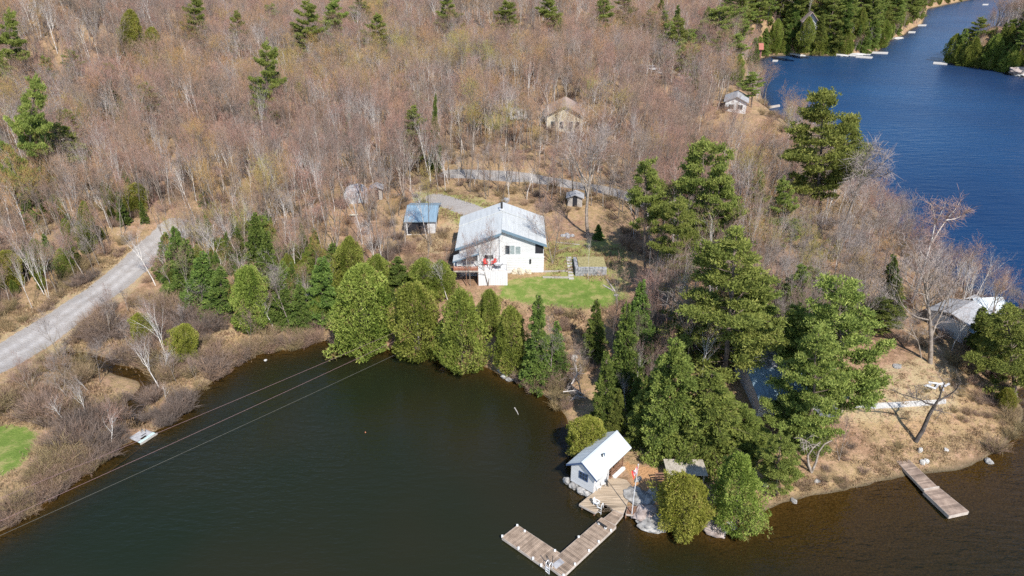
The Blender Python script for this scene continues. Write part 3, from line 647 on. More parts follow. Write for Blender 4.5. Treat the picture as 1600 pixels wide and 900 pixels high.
# evergreens in the woods left of the road and up the hill
for bx, by, tx, ty, wp, k, lb in [
 (135,395,130,312,26,'c','slim green cedar in the woods above the road'),(60,430,52,372,30,'c','young cedar low in the woods at the left edge'),
 (15,445,8,390,44,'y','yellow-green cedar at the left edge by the road'),(35,330,60,112,70,'p','bushy dark pine under the upper left corner'),
 (90,300,90,190,80,'p','broad dark pine in the upper left woods'),(110,290,120,215,50,'s','dark spruce beside the broad upper left pine'),
 (215,330,212,285,38,'y','yellowish young cedar above the road bend'),(320,320,322,285,20,'s','thin spruce among the trunks above the road bend'),
 (415,215,418,58,52,'p','flat-topped pine standing above the bare woods, left of centre'),(307,90,303,-10,42,'p','pale green pine at the top edge, left of centre'),
 (371,100,371,12,28,'p','small dark pine high on the hill'),(480,110,482,-5,50,'p','yellow-green pine pair at the top of the hill'),
 (588,110,589,16,42,'p','round-topped pine near the top centre'),(700,80,698,-12,50,'p','bright pine at the top edge, centre'),
 (205,110,204,12,36,'y','yellow-green conical cedar on the upper left hill'),(235,110,238,40,30,'y','smaller yellow-green cedar on the upper left hill'),
 (650,265,647,160,44,'p','yellowish pine above the driveway'),(680,270,680,145,22,'s','dark thin spruce beside the yellowish driveway pine'),
 (547,232,545,175,22,'s','small lone spruce in the middle of the hillside'),(875,85,876,25,26,'c','lone yellowish conifer on the upper hill, right of centre'),
 (1005,60,1005,20,28,'p','small bright pine left of the far pines'),(1060,110,1062,22,46,'p','ragged pine above the parked car'),
 (1085,140,1060,62,30,'p','low green pine near the roadside pole'),(1128,100,1122,8,66,'p','big round pine above the red-roofed boathouse'),
 (1125,118,1128,70,36,'c','green conifer at the foot of the big round pine'),(1174,168,1174,112,38,'p','green pine behind the white lakeside cottage'),
 (1088,140,1086,112,22,'c','small bright bush-like cedar by the far clearing'),(1080,250,1082,208,28,'s','dark spruce top poking out behind the tallest pines'),
 (20,150,15,10,50,'p','dark pine in the upper left corner'),(425,75,424,2,34,'p','thin yellow-green pine near the top edge left of the pine pair'),
 (522,95,520,-6,46,'p','dark pine at the top edge right of the pine pair'),(562,70,561,-8,36,'p','small pine behind the round-topped pine'),(792,85,790,-4,48,'p','yellow-green pine at the top edge right of centre'),(860,80,858,-12,44,'p','green pine at the top edge above the lone yellowish conifer'),
 (940,75,940,-8,44,'p','green pine at the top edge left of the far pines'),(975,60,975,-14,40,'p','dull green pine at the top edge near the far pines'),(440,150,436,96,26,'c','yellowish cedar right of the flat-topped hillside pine'),(170,170,172,96,40,'p','green pine right of the broad upper left pine'),(55,215,52,150,60,'p','bright low pine in the left-hand woods')]:
    pr = {'c': random.choice(CE), 'y': CY[0], 's': random.choice(SP_), 'p': random.choice(PI)}[k]
    tree(pr, bx, by, ty, tx, wp, label=lb, group='evergreens scattered over the hillside')
# far shore belts
def scatter_px(poly, n, mind, seed):
    rg = np.random.default_rng(seed); P = np.array(poly, float); out = []; tries = 0
    lo, hi = P.min(0), P.max(0)
    while len(out) < n and tries < n*60:
        tries += 1; q = lo+(hi-lo)*rg.random(2)
        if polydist([q], list(P))[0] < 0: continue
        if any((q[0]-o[0])**2+((q[1]-o[1])*1.6)**2 < mind**2 for o in out): continue
        out.append(q)
    return sorted(out, key=lambda q: q[1])
LM = [(786,370,'the white house'),(660,333,'the blue-roofed garage'),(557,300,'the rounded pale shelter'),(882,185,'the cream house'),(810,180,'the white trailer'),(1152,160,'the white lakeside cottage'),
 (1178,78,'the red-roofed boathouse'),(1262,40,'the pale gabled far house'),(1362,86,'the long pale far dock'),(1440,38,'the small channel dock'),(1470,98,'the dock of the upper right point'),(1592,112,'the big pinkish boulder'),
 (898,315,'the little grey shed'),(920,260,'the big forked yard tree'),(250,385,'the road bend'),(60,520,'the gravel road'),(1285,200,'the lone lakeside pine'),(1455,480,'the spreading grey tree'),(1020,108,'the silver car'),
 (415,90,'the flat-topped hillside pine'),(588,45,'the round-topped hill pine'),(700,20,'the bright top-edge pine'),(1100,280,'the tallest dark pines'),(1150,460,'the huge broad pine'),(650,190,'the yellowish driveway pine'),
 (1480,340,'the leaning white birch'),(1215,600,'the hidden cottage'),(390,470,'the round-footed cedar'),(90,230,'the broad upper left pine'),(1040,260,'the leftmost dark pine'),(1128,50,'the big round far pine'),(547,205,'the small lone spruce'),
 (205,60,'the conical hill cedar'),(560,480,'the leftmost big shore cedar'),(1320,560,'the broad bushy pine'),(940,680,'the boathouse'),(850,280,'the upper gravel lane'),(700,315,'the driveway'),(1188,290,'the yellowish young pine'),(300,20,'the pale top-edge pine')]
def near_label(kind, x_, y_, rel, tail=None, extra='', width=1.0, lean=0.0):
    k = min(LM, key=lambda q: (q[0]-x_)**2+(1.3*(q[1]-y_))**2); dx, dy = x_-k[0], (y_-k[1])*1.3; dist = math.hypot(dx, dy)
    side = ('left of' if dx < 0 else 'right of') if abs(dx) > abs(dy) else ('behind' if dy < 0 else 'in front of')
    return '%s %s%s%s%s %s%s %s' % ('tall' if rel > .82 else 'medium' if rel > .68 else 'short', 'slim ' if width < .93 else 'broad ' if width > 1.07 else '', extra, kind,
        ' leaning left' if lean < -.06 else ' leaning right' if lean > .06 else '', 'just ' if dist < 28 else ('' if dist < 60 else 'far '), side, k[2])
def hidden_by(q, p): return False
def far_belt(poly, n, mind, seed, label, group, hlo, hhi, mix, hilabel=None):
    rg = np.random.default_rng(seed+1)
    for q in scatter_px(poly, n, mind, seed):
        p = G(*q)
        if bil(DG, p[0], p[1]) < .6 or hidden_by(q, p): continue
        k = rg.choice(4, p=mix); pr = (PI, CE, SP_, HE)[k][rg.integers(0, (4, 3, 3, 2)[k])]
        h = (hlo+(hhi-hlo)*rg.random())*(1, .62, .85, .85)[k]
        wf = rg.choice((.82, 1.0, 1.2)); w_ = h*(.46, .5, .36, .5)[k]*wf
        kind = ('pine', 'cedar', 'spruce', 'hemlock')[k]
        pr.place(p, h, w_, label=near_label(kind, q[0], q[1], (h/(1, .62, .85, .85)[k])/(hhi+.1), label, width=wf), group=group)
        SPOTS.append((p[0], p[1], w_*.3))
far_belt([(1184,82),(1240,80),(1300,82),(1340,82),(1368,74),(1380,60),(1410,48),(1436,32),(1446,16),(1400,18),(1330,40),(1250,52),(1190,50)], 120, 7, 5,
  'green %s in the belt along the far lake shore', 'evergreens around the far lake', 13, 24, [.5, .15, .15, .2])
far_belt([(1190,45),(1330,36),(1420,20),(1400,4),(1300,4),(1200,6),(1150,20),(1140,60)], 50, 12, 6, 'green %s on the hill behind the far lake shore', 'evergreens around the far lake', 14, 22, [.6, .1, .2, .1])
for i, q in enumerate([(1184,83.5),(1192,83),(1208,84),(1218,84),(1228,84),(1250,83.5),(1258,84),(1268,84.5),(1278,84.5),(1290,85),(1300,85),(1318,85),(1326,85),(1350,84),(1376,74),(1388,61),(1246,66),(1257,71),(1268,69),(1278,62),(1484,97),(1494,100),(1503,102),(1513,103),(1524,104.5),(1534,105.5),(1545,106.5),(1555,108),(1566,111),(1575,113)]):
    p = G(*q); k = i % 3; h = (8, 10, 13)[k]*(.8+.4*rng.random()); (CE, HE, CE)[k][i % 2].place(p, h, h*.55, label=near_label(('cedar', 'hemlock', 'cedar')[k]+' at the waterline', q[0], q[1], h/14), group='evergreens around the far lake')
far_belt([(1482,95),(1520,99),(1560,104),(1590,111),(1660,112),(1640,40),(1600,30),(1570,45),(1530,62),(1500,78)], 72, 7.5, 8, 'green %s on the wooded point at the upper right', 'evergreens around the far lake', 11, 19, [.3, .2, .2, .3])
far_belt([(1020,60),(1160,60),(1180,120),(1150,140),(1040,110),(960,40)], 26, 17, 9, 'green %s in the mixed woods near the far clearing', 'evergreens scattered through the woods', 12, 18, [.6, .2, .1, .1])
far_belt([(1430,15),(1449,13.5),(1500,6),(1548,-1),(1545,-14),(1430,-8)], 55, 5.5, 19, '', 'evergreens around the far lake', 12, 19, [.3,.2,.2,.3])
far_belt([(1440,13),(1452,2),(1600,-8),(1600,-22),(1430,-22)], 30, 12, 10, '', 'evergreens around the far lake', 13, 20, [.4,.1,.2,.3])
# understory evergreens in the lower left woods and centre right
far_belt([(10,400),(90,300),(190,300),(250,330),(190,390),(110,440),(20,470)], 20, 22, 12, 'young green %s in the woods above the gravel road', 'evergreens scattered through the woods', 4, 8, [.05, .55, .3, .1])
far_belt([(0,235),(120,225),(150,330),(60,370),(0,380)], 14, 20, 17, '', 'evergreens scattered through the woods', 8, 13, [.2,.1,.3,.4])
far_belt([(0,150),(190,120),(260,210),(20,230)], 9, 34, 18, '', 'evergreens scattered through the woods', 8, 13, [.5,.3,.1,.1])
far_belt([(240,430),(330,380),(430,380),(520,400),(540,470),(480,500),(400,480),(300,470)], 50, 12, 13, 'green %s in the thick belt above the marsh', 'evergreens scattered through the woods', 5, 9, [.0, .4, .5, .1])
far_belt([(255,440),(330,420),(430,420),(540,430),(545,500),(500,508),(400,512),(330,490),(270,470)], 46, 11, 23, '', 'evergreens scattered through the woods', 5, 8.5, [.0,.45,.4,.15])
far_belt([(1130,480),(1240,430),(1330,470),(1350,560),(1250,580),(1140,560)], 9, 34, 14, 'green %s among the big pines of the point', 'evergreens scattered through the woods', 7, 12, [.5, .2, .1, .2])
far_belt([(960,600),(1010,560),(1050,620),(1000,690),(960,680)], 5, 26, 15, 'dark green %s on the slope above the boathouse', 'evergreens scattered through the woods', 5, 8, [.0, .2, .5, .3])
far_belt([(200,200),(700,120),(1000,160),(1000,240),(600,260),(300,280)], 7, 70, 16, 'small green %s half hidden in the bare hillside woods', 'evergreens scattered through the woods', 4, 8, [.2, .4, .4, 0])
# ================================================================== named bare trees
for pr, bx, by, tx, ty, wp, lb in [
  (BIG,919,366,925,168,132,'big leafless tree with forked trunk right of the house yard'),
  (BR[0],865,412,872,286,92,'leafless tree with a pale side limb close to the right wall of the house'),
  (BB[0],919,437,920,350,14,'very thin pale trunk standing at the retaining wall'),
  (OAK,1453,567,1478,372,150,'spreading leafless grey tree on the point in front of the boathouse roofs'),
  (BG[1],1262,400,1290,300,80,'dark-trunked leafless tree left of the leaning lakeside tree'),
  (BG[0],1380,430,1400,290,84,'silvery leafless tree reaching over the lake edge'),
  (BG[1],1480,505,1490,400,90,'grey leafless tree just behind the spreading tree'),
  (BG[1],1590,500,1588,428,60,'pale leafless treetop at the right edge over the lake'),
  (BB[0],243,446,196,342,58,'white birch leaning left across the gravel road'),
  (BG[0],97,570,62,474,50,'leafless double-stemmed tree at the lower edge of the road'),
  (BG[1],172,528,150,430,44,'leafless tree between road and marsh with a dark curved limb'),
  (BB[1],262,566,228,455,70,'pale twin-stemmed birch in the marsh'),
  (BB[0],252,612,205,515,60,'white trunk leaning left at the water edge of the marsh'),
  (BG[0],157,598,148,520,46,'small grey leafless tree in the middle of the marsh'),
  (BB[0],137,655,112,585,40,'short clump of pale stems near the left lawn'),
  (BB[2],173,698,190,620,44,'crooked white sapling beside the broken float'),
  (BB[0],310,556,280,505,30,'thin pale stem beside the marsh cedar'),
  (BB[2],427,516,400,440,40,'slim pale tree at the right end of the marsh'),
  (BB[0],497,504,470,425,36,'thin leaning trunk above the shore brush'),
  (BG[1],455,512,410,380,64,'leafless tree with a broken bent top in the evergreen belt'),
  (BB[1],377,408,350,300,60,'white birch with dark twigs above the evergreen belt'),
  (BB[0],335,402,300,322,50,'leaning birch at the back of the evergreen belt'),
  (BR[0],762,447,752,340,74,'leafless tree standing in front of the house deck'),
  (BR[0],735,446,722,356,44,'thin leafless tree at the left corner of the house'),
  (BB[1],596,425,585,345,66,'pale branching tree left of the garage'),
  (BB[0],700,470,672,395,36,'crooked white stem among the cedars below the garage'),
  (BG[0],862,600,858,492,56,'grey leafless tree leaning over the shore spruces'),
  (BR[0],1310,720,1318,640,60,'low reddish leafless tree on the bank by the clearing'),
  (BG[1],905,600,902,520,40,'thin leafless sapling on the brown bank'),
  (BG[0],1440,560,1425,470,80,'leafless tree left of the spreading grey tree'),
  (BR[0],1010,640,1012,545,40,'rusty leafless tree in front of the dark conifers'),
  (BB[0],978,640,975,580,28,'thin white stem on the slope above the boathouse'),
  (BB[0],412,260,410,112,30,'white trunk under the flat-topped hillside pine'),
  (BB[0],66,318,38,215,60,'tall white birch leaning left in the left edge woods'),
  (BB[1],155,300,150,190,60,'pair of white trunks in the left woods'),
  (BB[2],190,295,182,200,40,'tall pale trunk right of the pair of white trunks'),
  (BB[0],178,215,172,150,30,'pale trunk higher up in the left woods')]:
    tree(pr, bx, by, ty, tx, wp, label=lb)
for q in scatter_px([(20,610),(90,560),(160,500),(240,470),(330,505),(400,520),(380,555),(300,605),(260,655),(190,690),(120,735),(70,740),(80,690)], 22, 20, 31):
    p = G(*q)
    if bil(DG, p[0], p[1]) < .5 or linedist(p[None, :2], ROAD)[0] < 4.5: continue
    pr = (BG[0], BG[1], BR[0], BB[2])[rng.integers(0, 4)]; h = 3.5+3.5*rng.random(); ln = rng.normal()*.14
    pr.place(p, h, h*.5, (ln, rng.normal()*.1), label=near_label('birch sapling' if pr in BB else 'bare tree', q[0], q[1], h/7, extra='pale ' if pr in BB else 'reddish ' if pr in BR else 'grey ', lean=ln), group='leafless trees of the marsh', name=pr.name)
def gnarled(name, base, segs, mat, mat2, label, seed, tw=.012, nf=9, fl=1.0):
    """a particular dead or leafless tree drawn limb by limb; segs = list of pixel polylines with start/end radius, all near one depth plane"""
    p0 = G(*base); rg = np.random.default_rng(seed); Y0 = p0[1]; e = empty(name, p0, label=label, cat='tree'); T, Fi = [], []
    def W(q, dy=0):
        z = Hat(Y0+dy, q[1]); D = (Y0+dy)*CP+(CAM_H-z)*SP; return np.array([(q[0]-800)/FPX*D-p0[0], dy, z-p0[2]])
    for pl, r0, r1 in segs:
        dy = rg.normal()*.0; n = len(pl); P_ = [W(q, (i/(n-1))*rg.normal()*.6*(r0 < .12)) for i, q in enumerate(pl)]
        for i in range(n-1): T.append((P_[i], P_[i+1], r0+(r1-r0)*i/(n-1), r0+(r1-r0)*(i+1)/(n-1)))
        if r0 < .12:
            for i in range(n-1):
                for _ in range(nf):
                    t = rg.random(); a = P_[i]+(P_[i+1]-P_[i])*t; d = rg.normal(size=3)+np.array([0, 0, .5]); d /= np.linalg.norm(d); L = (.5+.9*rg.random())*fl
                    Fi.append((a, a+d*L, .022, tw))
                    for _k in range(4):
                        b_ = a+d*L*rg.random(); d2 = d+rg.normal(size=3)*.8; d2 /= np.linalg.norm(d2); Fi.append((b_, b_+d2*L*.6, .014, tw*.7))
    V, F = tubes(T, 7); link('trunk', tri_mesh('trunk', V, F, mat, smooth=True), e)
    V, F = ribbons(Fi, rg); link('crown', tri_mesh('crown', V, F, mat2, np.full(len(F), .5)), e)
    SPOTS.append((p0[0], p0[1], 2)); return e
gnarled('bare_tree', (1431,690), [([(1431,690),(1442,672),(1452,648),(1461,633)],.26,.17),([(1461,633),(1468,622),(1472,608),(1477,596)],.14,.04),([(1466,626),(1480,619),(1494,609),(1502,595)],.11,.04),
  ([(1461,633),(1447,630),(1438,624),(1424,620),(1408,616),(1397,611)],.11,.02),([(1458,640),(1470,642),(1475,645)],.09,.03),([(1433,624),(1431,610),(1430,602)],.05,.02),([(1475,600),(1470,590)],.04,.02)],
  M_darkbark, M_twig_dark, 'leaning dark leafless tree with crooked limbs below the concrete walk', 3)
gnarled('bare_tree', (1268,738), [([(1268,738),(1263,725),(1262,712),(1270,700),(1282,690)],.15,.06),([(1268,738),(1275,722),(1279,706),(1288,694),(1300,688)],.14,.05),([(1270,700),(1262,690),(1250,684)],.06,.03)],
  M_bark, M_twig_grey, 'small crooked twin-stemmed tree on the bank above the brown shallows', 5)
gnarled('fallen_tree', (1092,502), [([(1092,502),(1108,494),(1125,496)],.09,.03),([(1100,500),(1112,503),(1122,499)],.06,.03),([(1096,467),(1106,476)],.05,.03)], M_deadwood, M_twig_grey, 'bleached dead limb showing inside the low spreading pine', 6)
gnarled('birch_tree', (1424,474), [([(1424,474),(1434,448),(1443,420),(1450,394)],.16,.12),([(1450,394),(1457,370),(1461,350),(1459,332),(1454,318)],.11,.03),([(1453,384),(1466,362),(1478,344),(1492,328),(1500,316)],.11,.03),
  ([(1478,344),(1492,342),(1506,336),(1512,330)],.07,.02),([(1461,350),(1470,334),(1478,316)],.06,.02),([(1447,406),(1438,392),(1436,376)],.06,.02),([(1440,425),(1456,420),(1466,410)],.06,.02)], M_birch, M_twig_red, 'white birch leaning right against the blue lake', 12, nf=26, fl=1.3, tw=.014)
gnarled('bare_tree', (1302,396), [([(1302,396),(1318,356),(1332,318),(1343,288)],.24,.16),([(1343,288),(1350,262),(1356,238),(1366,222)],.11,.03),([(1340,296),(1356,276),(1374,258),(1388,246)],.11,.03),([(1334,314),(1328,290),(1334,262),(1340,244)],.10,.03),
  ([(1350,262),(1366,246),(1378,232)],.07,.02),([(1356,276),(1376,276),(1394,268)],.06,.02)], M_bark, M_twig_grey, 'long leaning leafless trunk on the lake side of the point', 14, nf=34, fl=1.7, tw=.014)
# fallen branches on the brown bank right of the bay
gnarled('fallen_tree', (890,628), [([(890,632),(900,618),(915,622)],.10,.04),([(880,612),(900,610),(920,620)],.08,.03),([(893,600),(902,585),(900,570)],.08,.03)], M_deadwood, M_twig_grey, 'tangle of fallen pale branches on the brown bank above the bay', 8)
# ================================================================== bare woods: 300 nearest trees as things, the rest as one mass
CLEAR = [[(628,345),(640,362),(690,372),(704,440),(704,520),(780,600),(860,620),(900,560),(985,520),(990,470),(1000,400),(960,340),(930,322),(890,328),(850,332),(800,322),(752,320),(720,308),(690,300),(672,302),(680,322),(640,318),(628,330)],
 [(1140,560),(1340,560),(1340,700),(1140,700)], [(1345,545),(1500,560),(1600,600),(1600,760),(1180,800),(1200,680),(1345,650)], [(870,640),(1240,640),(1240,860),(870,860)],
 [(538,300),(580,300),(580,318),(538,318)], [(862,190),(905,190),(905,212),(862,212)], [(1130,165),(1180,165),(1200,230),(1130,215)], [(1010,105),(1085,105),(1090,118),(1010,118)],
 [(225,440),(300,500),(420,515),(500,510),(540,440),(700,440),(700,560),(500,540),(300,640),(0,840),(-100,860),(-100,640),(60,560)]]
cl = [gpoly(p) for p in CLEAR]
def taken(x, y, polys, extra=0):
    P_ = np.stack([x, y], 1); bad = np.zeros(len(x), bool)
    for q in polys: bad |= polydist(P_, q) > -extra
    return bad
def spots_clear(x, y, mult=1.0):
    bad = np.zeros(len(x), bool)
    for a, b_, r_ in SPOTS: bad |= (x-a)**2+(y-b_)**2 < (r_*mult)**2
    return bad
def jitter_grid(y0, y1, sp0, k):
    """jittered rows with spacing growing a little with distance, inside the view wedge"""
    xs, ys = [], []; y = y0
    while y < y1:
        sp = sp0*(1+k*max(0, y-100)/100); hw_ = 30+.86*y
        x = np.arange(-hw_, hw_, sp)
        xs.append(x+rng.uniform(-.5, .5, len(x))*sp); ys.append(np.full(len(x), y)+rng.uniform(-.5, .5, len(x))*sp); y += sp
    return np.concatenate(xs), np.concatenate(ys)
x, y = jitter_grid(66, 560, 2.65, .13); xb, yb = jitter_grid(560, 880, 4, .12); x = np.concatenate([x, xb[xb > 120]]); y = np.concatenate([y, yb[xb > 120]])
z = hgt(x, y); d = bil(DG, x, y)
ok = (d > 1.2) & ~taken(x, y, cl, .3)
PP = np.stack([x, y], 1)
ok &= (linedist(PP, ROAD) > np.where(y > 104, 3.4, 5.0)) & (linedist(PP, DRIVE) > 3.5) & (linedist(PP, ROAD2) > 1.4) & ~spots_clear(x, y, .8)
ok &= rng.random(len(x)) < np.clip(.75+.8*vnoise(x, y, 14), 0, 1)
isl = (x > .66*y+30) & (y > 250)
ok &= ~(isl & (rng.random(len(x)) < .35))
x, y, z, d = x[ok], y[ok], z[ok], d[ok]
px, py = P2(x, y, z)
inview = (px > -330) & (px < 1900) & (py < 905) & (py > -150)
x, y, z, px, py, d = x[inview], y[inview], z[inview], px[inview], py[inview], d[inview]
H_ = 9+7.5*rng.random(len(x))**1.1; H_ *= np.where(d < 10, .8, 1); H_ *= np.where((px > 1180) & (py > 190), .74, 1)
H_ = np.where((py > 385) & (px < 720), H_*.7, H_)
thin = (py > 385) & (px > 225) & (px < 720)
H_ *= np.where((px > 690) & (px < 980) & (py > 240) & (py < 330), .74, 1)      # low growth behind the house
BOX = [(1132,146,1170,178,.7),(1185,150,1222,170,1.0),(705,318,856,450,.93),(632,316,690,356,.5),(538,282,600,316,.3),(1484,452,1568,505,.9),(1166,68,1190,90,.8),(858,160,908,205,.15),(800,170,824,186,.3),(1008,98,1090,118,.4),(690,310,745,336,.6)]
tx_, ty_ = P2(x, y, z+H_); tw_ = H_*.2/(y*CP+(CAM_H-z)*SP)*FPX; drop = np.zeros(len(x), bool)
for x0_, y0_, x1_, y1_, p_ in BOX: drop |= (py > y1_-2) & (ty_ < y1_-4) & (tx_+tw_ > x0_) & (tx_-tw_ < x1_) & (rng.random(len(x)) < p_)
x, y, z, px, py, d, H_ = x[~drop], y[~drop], z[~drop], px[~drop], py[~drop], d[~drop], H_[~drop]
order = np.argsort(-(H_/np.hypot(y*CP+(CAM_H-z)*SP, 0)))
print('bare trees', len(x))
infr = (px[order] > -20) & (px[order] < 1620) & (py[order] > 0); order = np.concatenate([order[infr], order[~infr]])
near, rest = order[:262], order[262:]
for i in near:
    q = rng.random(); right = px[i] > 1180
    pr = BB[rng.integers(0, 3)] if q < .24 else (BG[rng.integers(0, 2)] if (right or q < .30) else BT[rng.integers(0, len(BT))])
    if q > .96: pr = BR[0]
    h = H_[i]; wr = rng.random(); ln = rng.normal()*.065; j = BT.index(pr) if pr in BT else -1
    shape = 'birch' if pr in BB else ('twin-stemmed tree' if j % 5 == 2 else 'high-crowned tree' if j % 4 in (1, 3) else 'bare tree') if pr in BT else 'bare tree'
    pr.place((x[i], y[i], z[i]), h, h*(.34+.17*wr) if pr not in BB else h*(.26+.1*wr), (ln, rng.normal()*.06), label=near_label(shape, px[i], py[i], h/17, extra=('pale ' if pr in BB else 'reddish ' if pr in BR else 'grey ' if pr in BG else 'leafless '), width=.85+.3*wr, lean=ln), group='leafless trees of the woods', name=pr.name)
# ---- geometry-nodes masses
def mass(name, label, cat, meshes, X_, Y_, Z_, scl, wid, sink=0.0, tilt=.06):
    n = len(X_); me = bpy.data.meshes.new(name); me.vertices.add(n)
    me.vertices.foreach_set('co', np.stack([X_, Y_, Z_-sink], 1).astype(np.float32).ravel())
    a = me.attributes.new('rot', 'FLOAT_VECTOR', 'POINT'); a.data.foreach_set('vector', np.stack([rng.normal(size=n)*tilt, rng.normal(size=n)*tilt, rng.random(n)*6.283], 1).astype(np.float32).ravel())
    a = me.attributes.new('scl', 'FLOAT_VECTOR', 'POINT'); a.data.foreach_set('vector', np.stack([wid, wid, scl], 1).astype(np.float32).ravel())
    a = me.attributes.new('pick', 'INT', 'POINT'); a.data.foreach_set('value', rng.integers(0, len(meshes), n).astype(np.int32))
    o = link(name, me); tag(o, label, cat, kind='stuff')
    ng = bpy.data.node_groups.new(name, 'GeometryNodeTree')
    ng.interface.new_socket('Geometry', in_out='INPUT', socket_type='NodeSocketGeometry'); ng.interface.new_socket('Geometry', in_out='OUTPUT', socket_type='NodeSocketGeometry')
    gi = ng.nodes.new('NodeGroupInput'); go = ng.nodes.new('NodeGroupOutput'); iop = ng.nodes.new('GeometryNodeInstanceOnPoints'); gti = ng.nodes.new('GeometryNodeGeometryToInstance')
    for me2 in meshes[::-1]:
        src = bpy.data.objects.new(me2.name, me2); oi = ng.nodes.new('GeometryNodeObjectInfo'); oi.inputs['Object'].default_value = src
        ng.links.new(oi.outputs['Geometry'], gti.inputs[0])
    def at(nm, ty):
        nn = ng.nodes.new('GeometryNodeInputNamedAttribute'); nn.data_type = ty; nn.inputs['Name'].default_value = nm; return nn.outputs['Attribute']
    ng.links.new(gi.outputs[0], iop.inputs['Points']); ng.links.new(gti.outputs[0], iop.inputs['Instance']); iop.inputs['Pick Instance'].default_value = True
    ng.links.new(at('pick', 'INT'), iop.inputs['Instance Index'])
    e2r = ng.nodes.new('FunctionNodeEulerToRotation'); ng.links.new(at('rot', 'FLOAT_VECTOR'), e2r.inputs[0]); ng.links.new(e2r.outputs[0], iop.inputs['Rotation'])
    ng.links.new(at('scl', 'FLOAT_VECTOR'), iop.inputs['Scale']); ng.links.new(iop.outputs[0], go.inputs[0])
    o.modifiers.new('growth', 'NODES').node_group = ng; return o
fm = [p.merged() for p in BT+[BB[0], BB[2], BG[0]]]
hm = np.array([p.H for p in BT+[BB[0], BB[2], BG[0]]]).mean()
sc = H_[rest]/hm
mass('woodland', 'leafless grey and pinkish spring woods covering the hillside beyond the nearer trees', 'woods', fm, x[rest], y[rest], z[rest], sc, sc*(.82+.35*rng.random(len(rest))))
# ---- brush
def bush_mesh(seed, h=1.7, r=1.0, n=90, mat=None, tw=.011):
    rg = np.random.default_rng(seed); s_ = []
    for _ in range(n):
        a = rg.random()*6.283; d = np.array([math.cos(a)*(.15+.75*rg.random()), math.sin(a)*(.15+.75*rg.random()), 1.0]); d /= np.linalg.norm(d)
        p = np.array([math.cos(a), math.sin(a), 0])*rg.random()*.5*r; L = h*(.6+.5*rg.random()); q = p+d*L*.5; q2 = q+(d+rg.normal(size=3)*.22)*L*.5
        s_ += [(p, q, tw*1.5, tw*1.2), (q, q2, tw*1.2, tw*.6)]
        for _k in range(5):
            t = rg.random(); b_ = q+(q2-q)*t; s_.append((b_, b_+(d+rg.normal(size=3)*.55)*L*.32, tw, tw*.5))
    V, F = ribbons(s_, rg); return tri_mesh('brush', V, F, mat or M_brush, np.repeat(rg.random(len(F)//2), 2))
bm = [bush_mesh(900+i, h=(1.7, 1.3, 2.1, 1.5)[i], r=(1, .9, .8, 1.2)[i]) for i in range(4)]
def region_pts(poly, sp, seed):
    q = gpoly(poly); A = np.array(q); lo, hi = A.min(0), A.max(0); rg = np.random.default_rng(seed)
    n = int((hi[0]-lo[0])*(hi[1]-lo[1])/sp**2); X_ = lo[0]+(hi[0]-lo[0])*rg.random(n); Y_ = lo[1]+(hi[1]-lo[1])*rg.random(n)
    k = (polydist(np.stack([X_, Y_], 1), q) > 0) & (bil(DG, X_, Y_) > -.5); return X_[k], Y_[k]
RX, RY, RS = [], [], []
for poly, sp, s_ in [([(-60,640),(20,600),(90,560),(150,505),(215,445),(250,470),(330,490),(400,515),(470,520),(525,528),(530,540),(470,552),(400,562),(345,595),(300,620),(290,650),(240,676),(200,700),(130,748),(95,775),(0,836),(-80,870),(-80,740),(20,745),(60,705),(60,670)], 1.05, 1.0),
   ([(-60,505),(0,480),(120,425),(180,395),(230,375),(200,400),(120,460),(0,540),(-60,560)], 1.3, .8),
   ([(780,585),(830,590),(870,600),(900,640),(900,690),(886,700),(880,650),(860,630),(790,600)], .9, .9),
   ([(1395,650),(1480,590),(1530,560),(1600,610),(1592,670),(1540,718),(1450,735),(1400,742)], 1.2, .42),
   ([(1450,560),(1490,520),(1590,560),(1600,620),(1560,600)], 1.3, .8),
   ([(1190,775),(1260,755),(1330,745),(1330,762),(1262,776),(1196,796)], .9, .4), ([(1200,700),(1290,690),(1400,700),(1390,740),(1260,765),(1200,770)], 1.5, .38), ([(1500,690),(1560,650),(1595,650),(1590,680),(1545,716),(1500,728)], .9, .8),
   ([(870,480),(990,480),(1010,560),(960,640),(900,620),(860,540)], 1.8, .7), ([(690,480),(780,470),(800,500),(770,540),(700,500)], 1.5, .7)]:
    a, b_ = region_pts(poly, sp, int(sp*100)); RX.append(a); RY.append(b_); RS.append(np.full(len(a), s_))
# undergrowth in the woods
a, b_ = jitter_grid(70, 260, 2.6, .3); a += rng.uniform(-1, 1, len(a))
k = (bil(DG, a, b_) > .5) & ~taken(a, b_, cl, -1); P_ = np.stack([a, b_], 1)
k &= (linedist(P_, ROAD) > 4) & (linedist(P_, DRIVE) > 3) & (linedist(P_, ROAD2) > 3); a, b_ = a[k], b_[k]
RX.append(a); RY.append(b_); RS.append(np.full(len(a), .8))
a, b_ = region_pts([(-60,800),(0,770),(95,720),(165,690),(240,650),(288,625),(330,585),(383,545),(470,530),(535,528),(545,545),(470,556),(383,575),(345,602),(300,630),(288,662),(240,688),(165,735),(95,790),(0,855),(-60,885)], .68, 9)
k = (bil(DG, a, b_) > -.35) & (bil(DG, a, b_) < 2.2); RX.append(a[k]); RY.append(b_[k]); RS.append(np.full(k.sum(), .72))
a, b_, s_ = map(np.concatenate, (RX, RY, RS)); P_ = np.stack([a, b_], 1)
LAWNS = [LAWN, LAWN2]
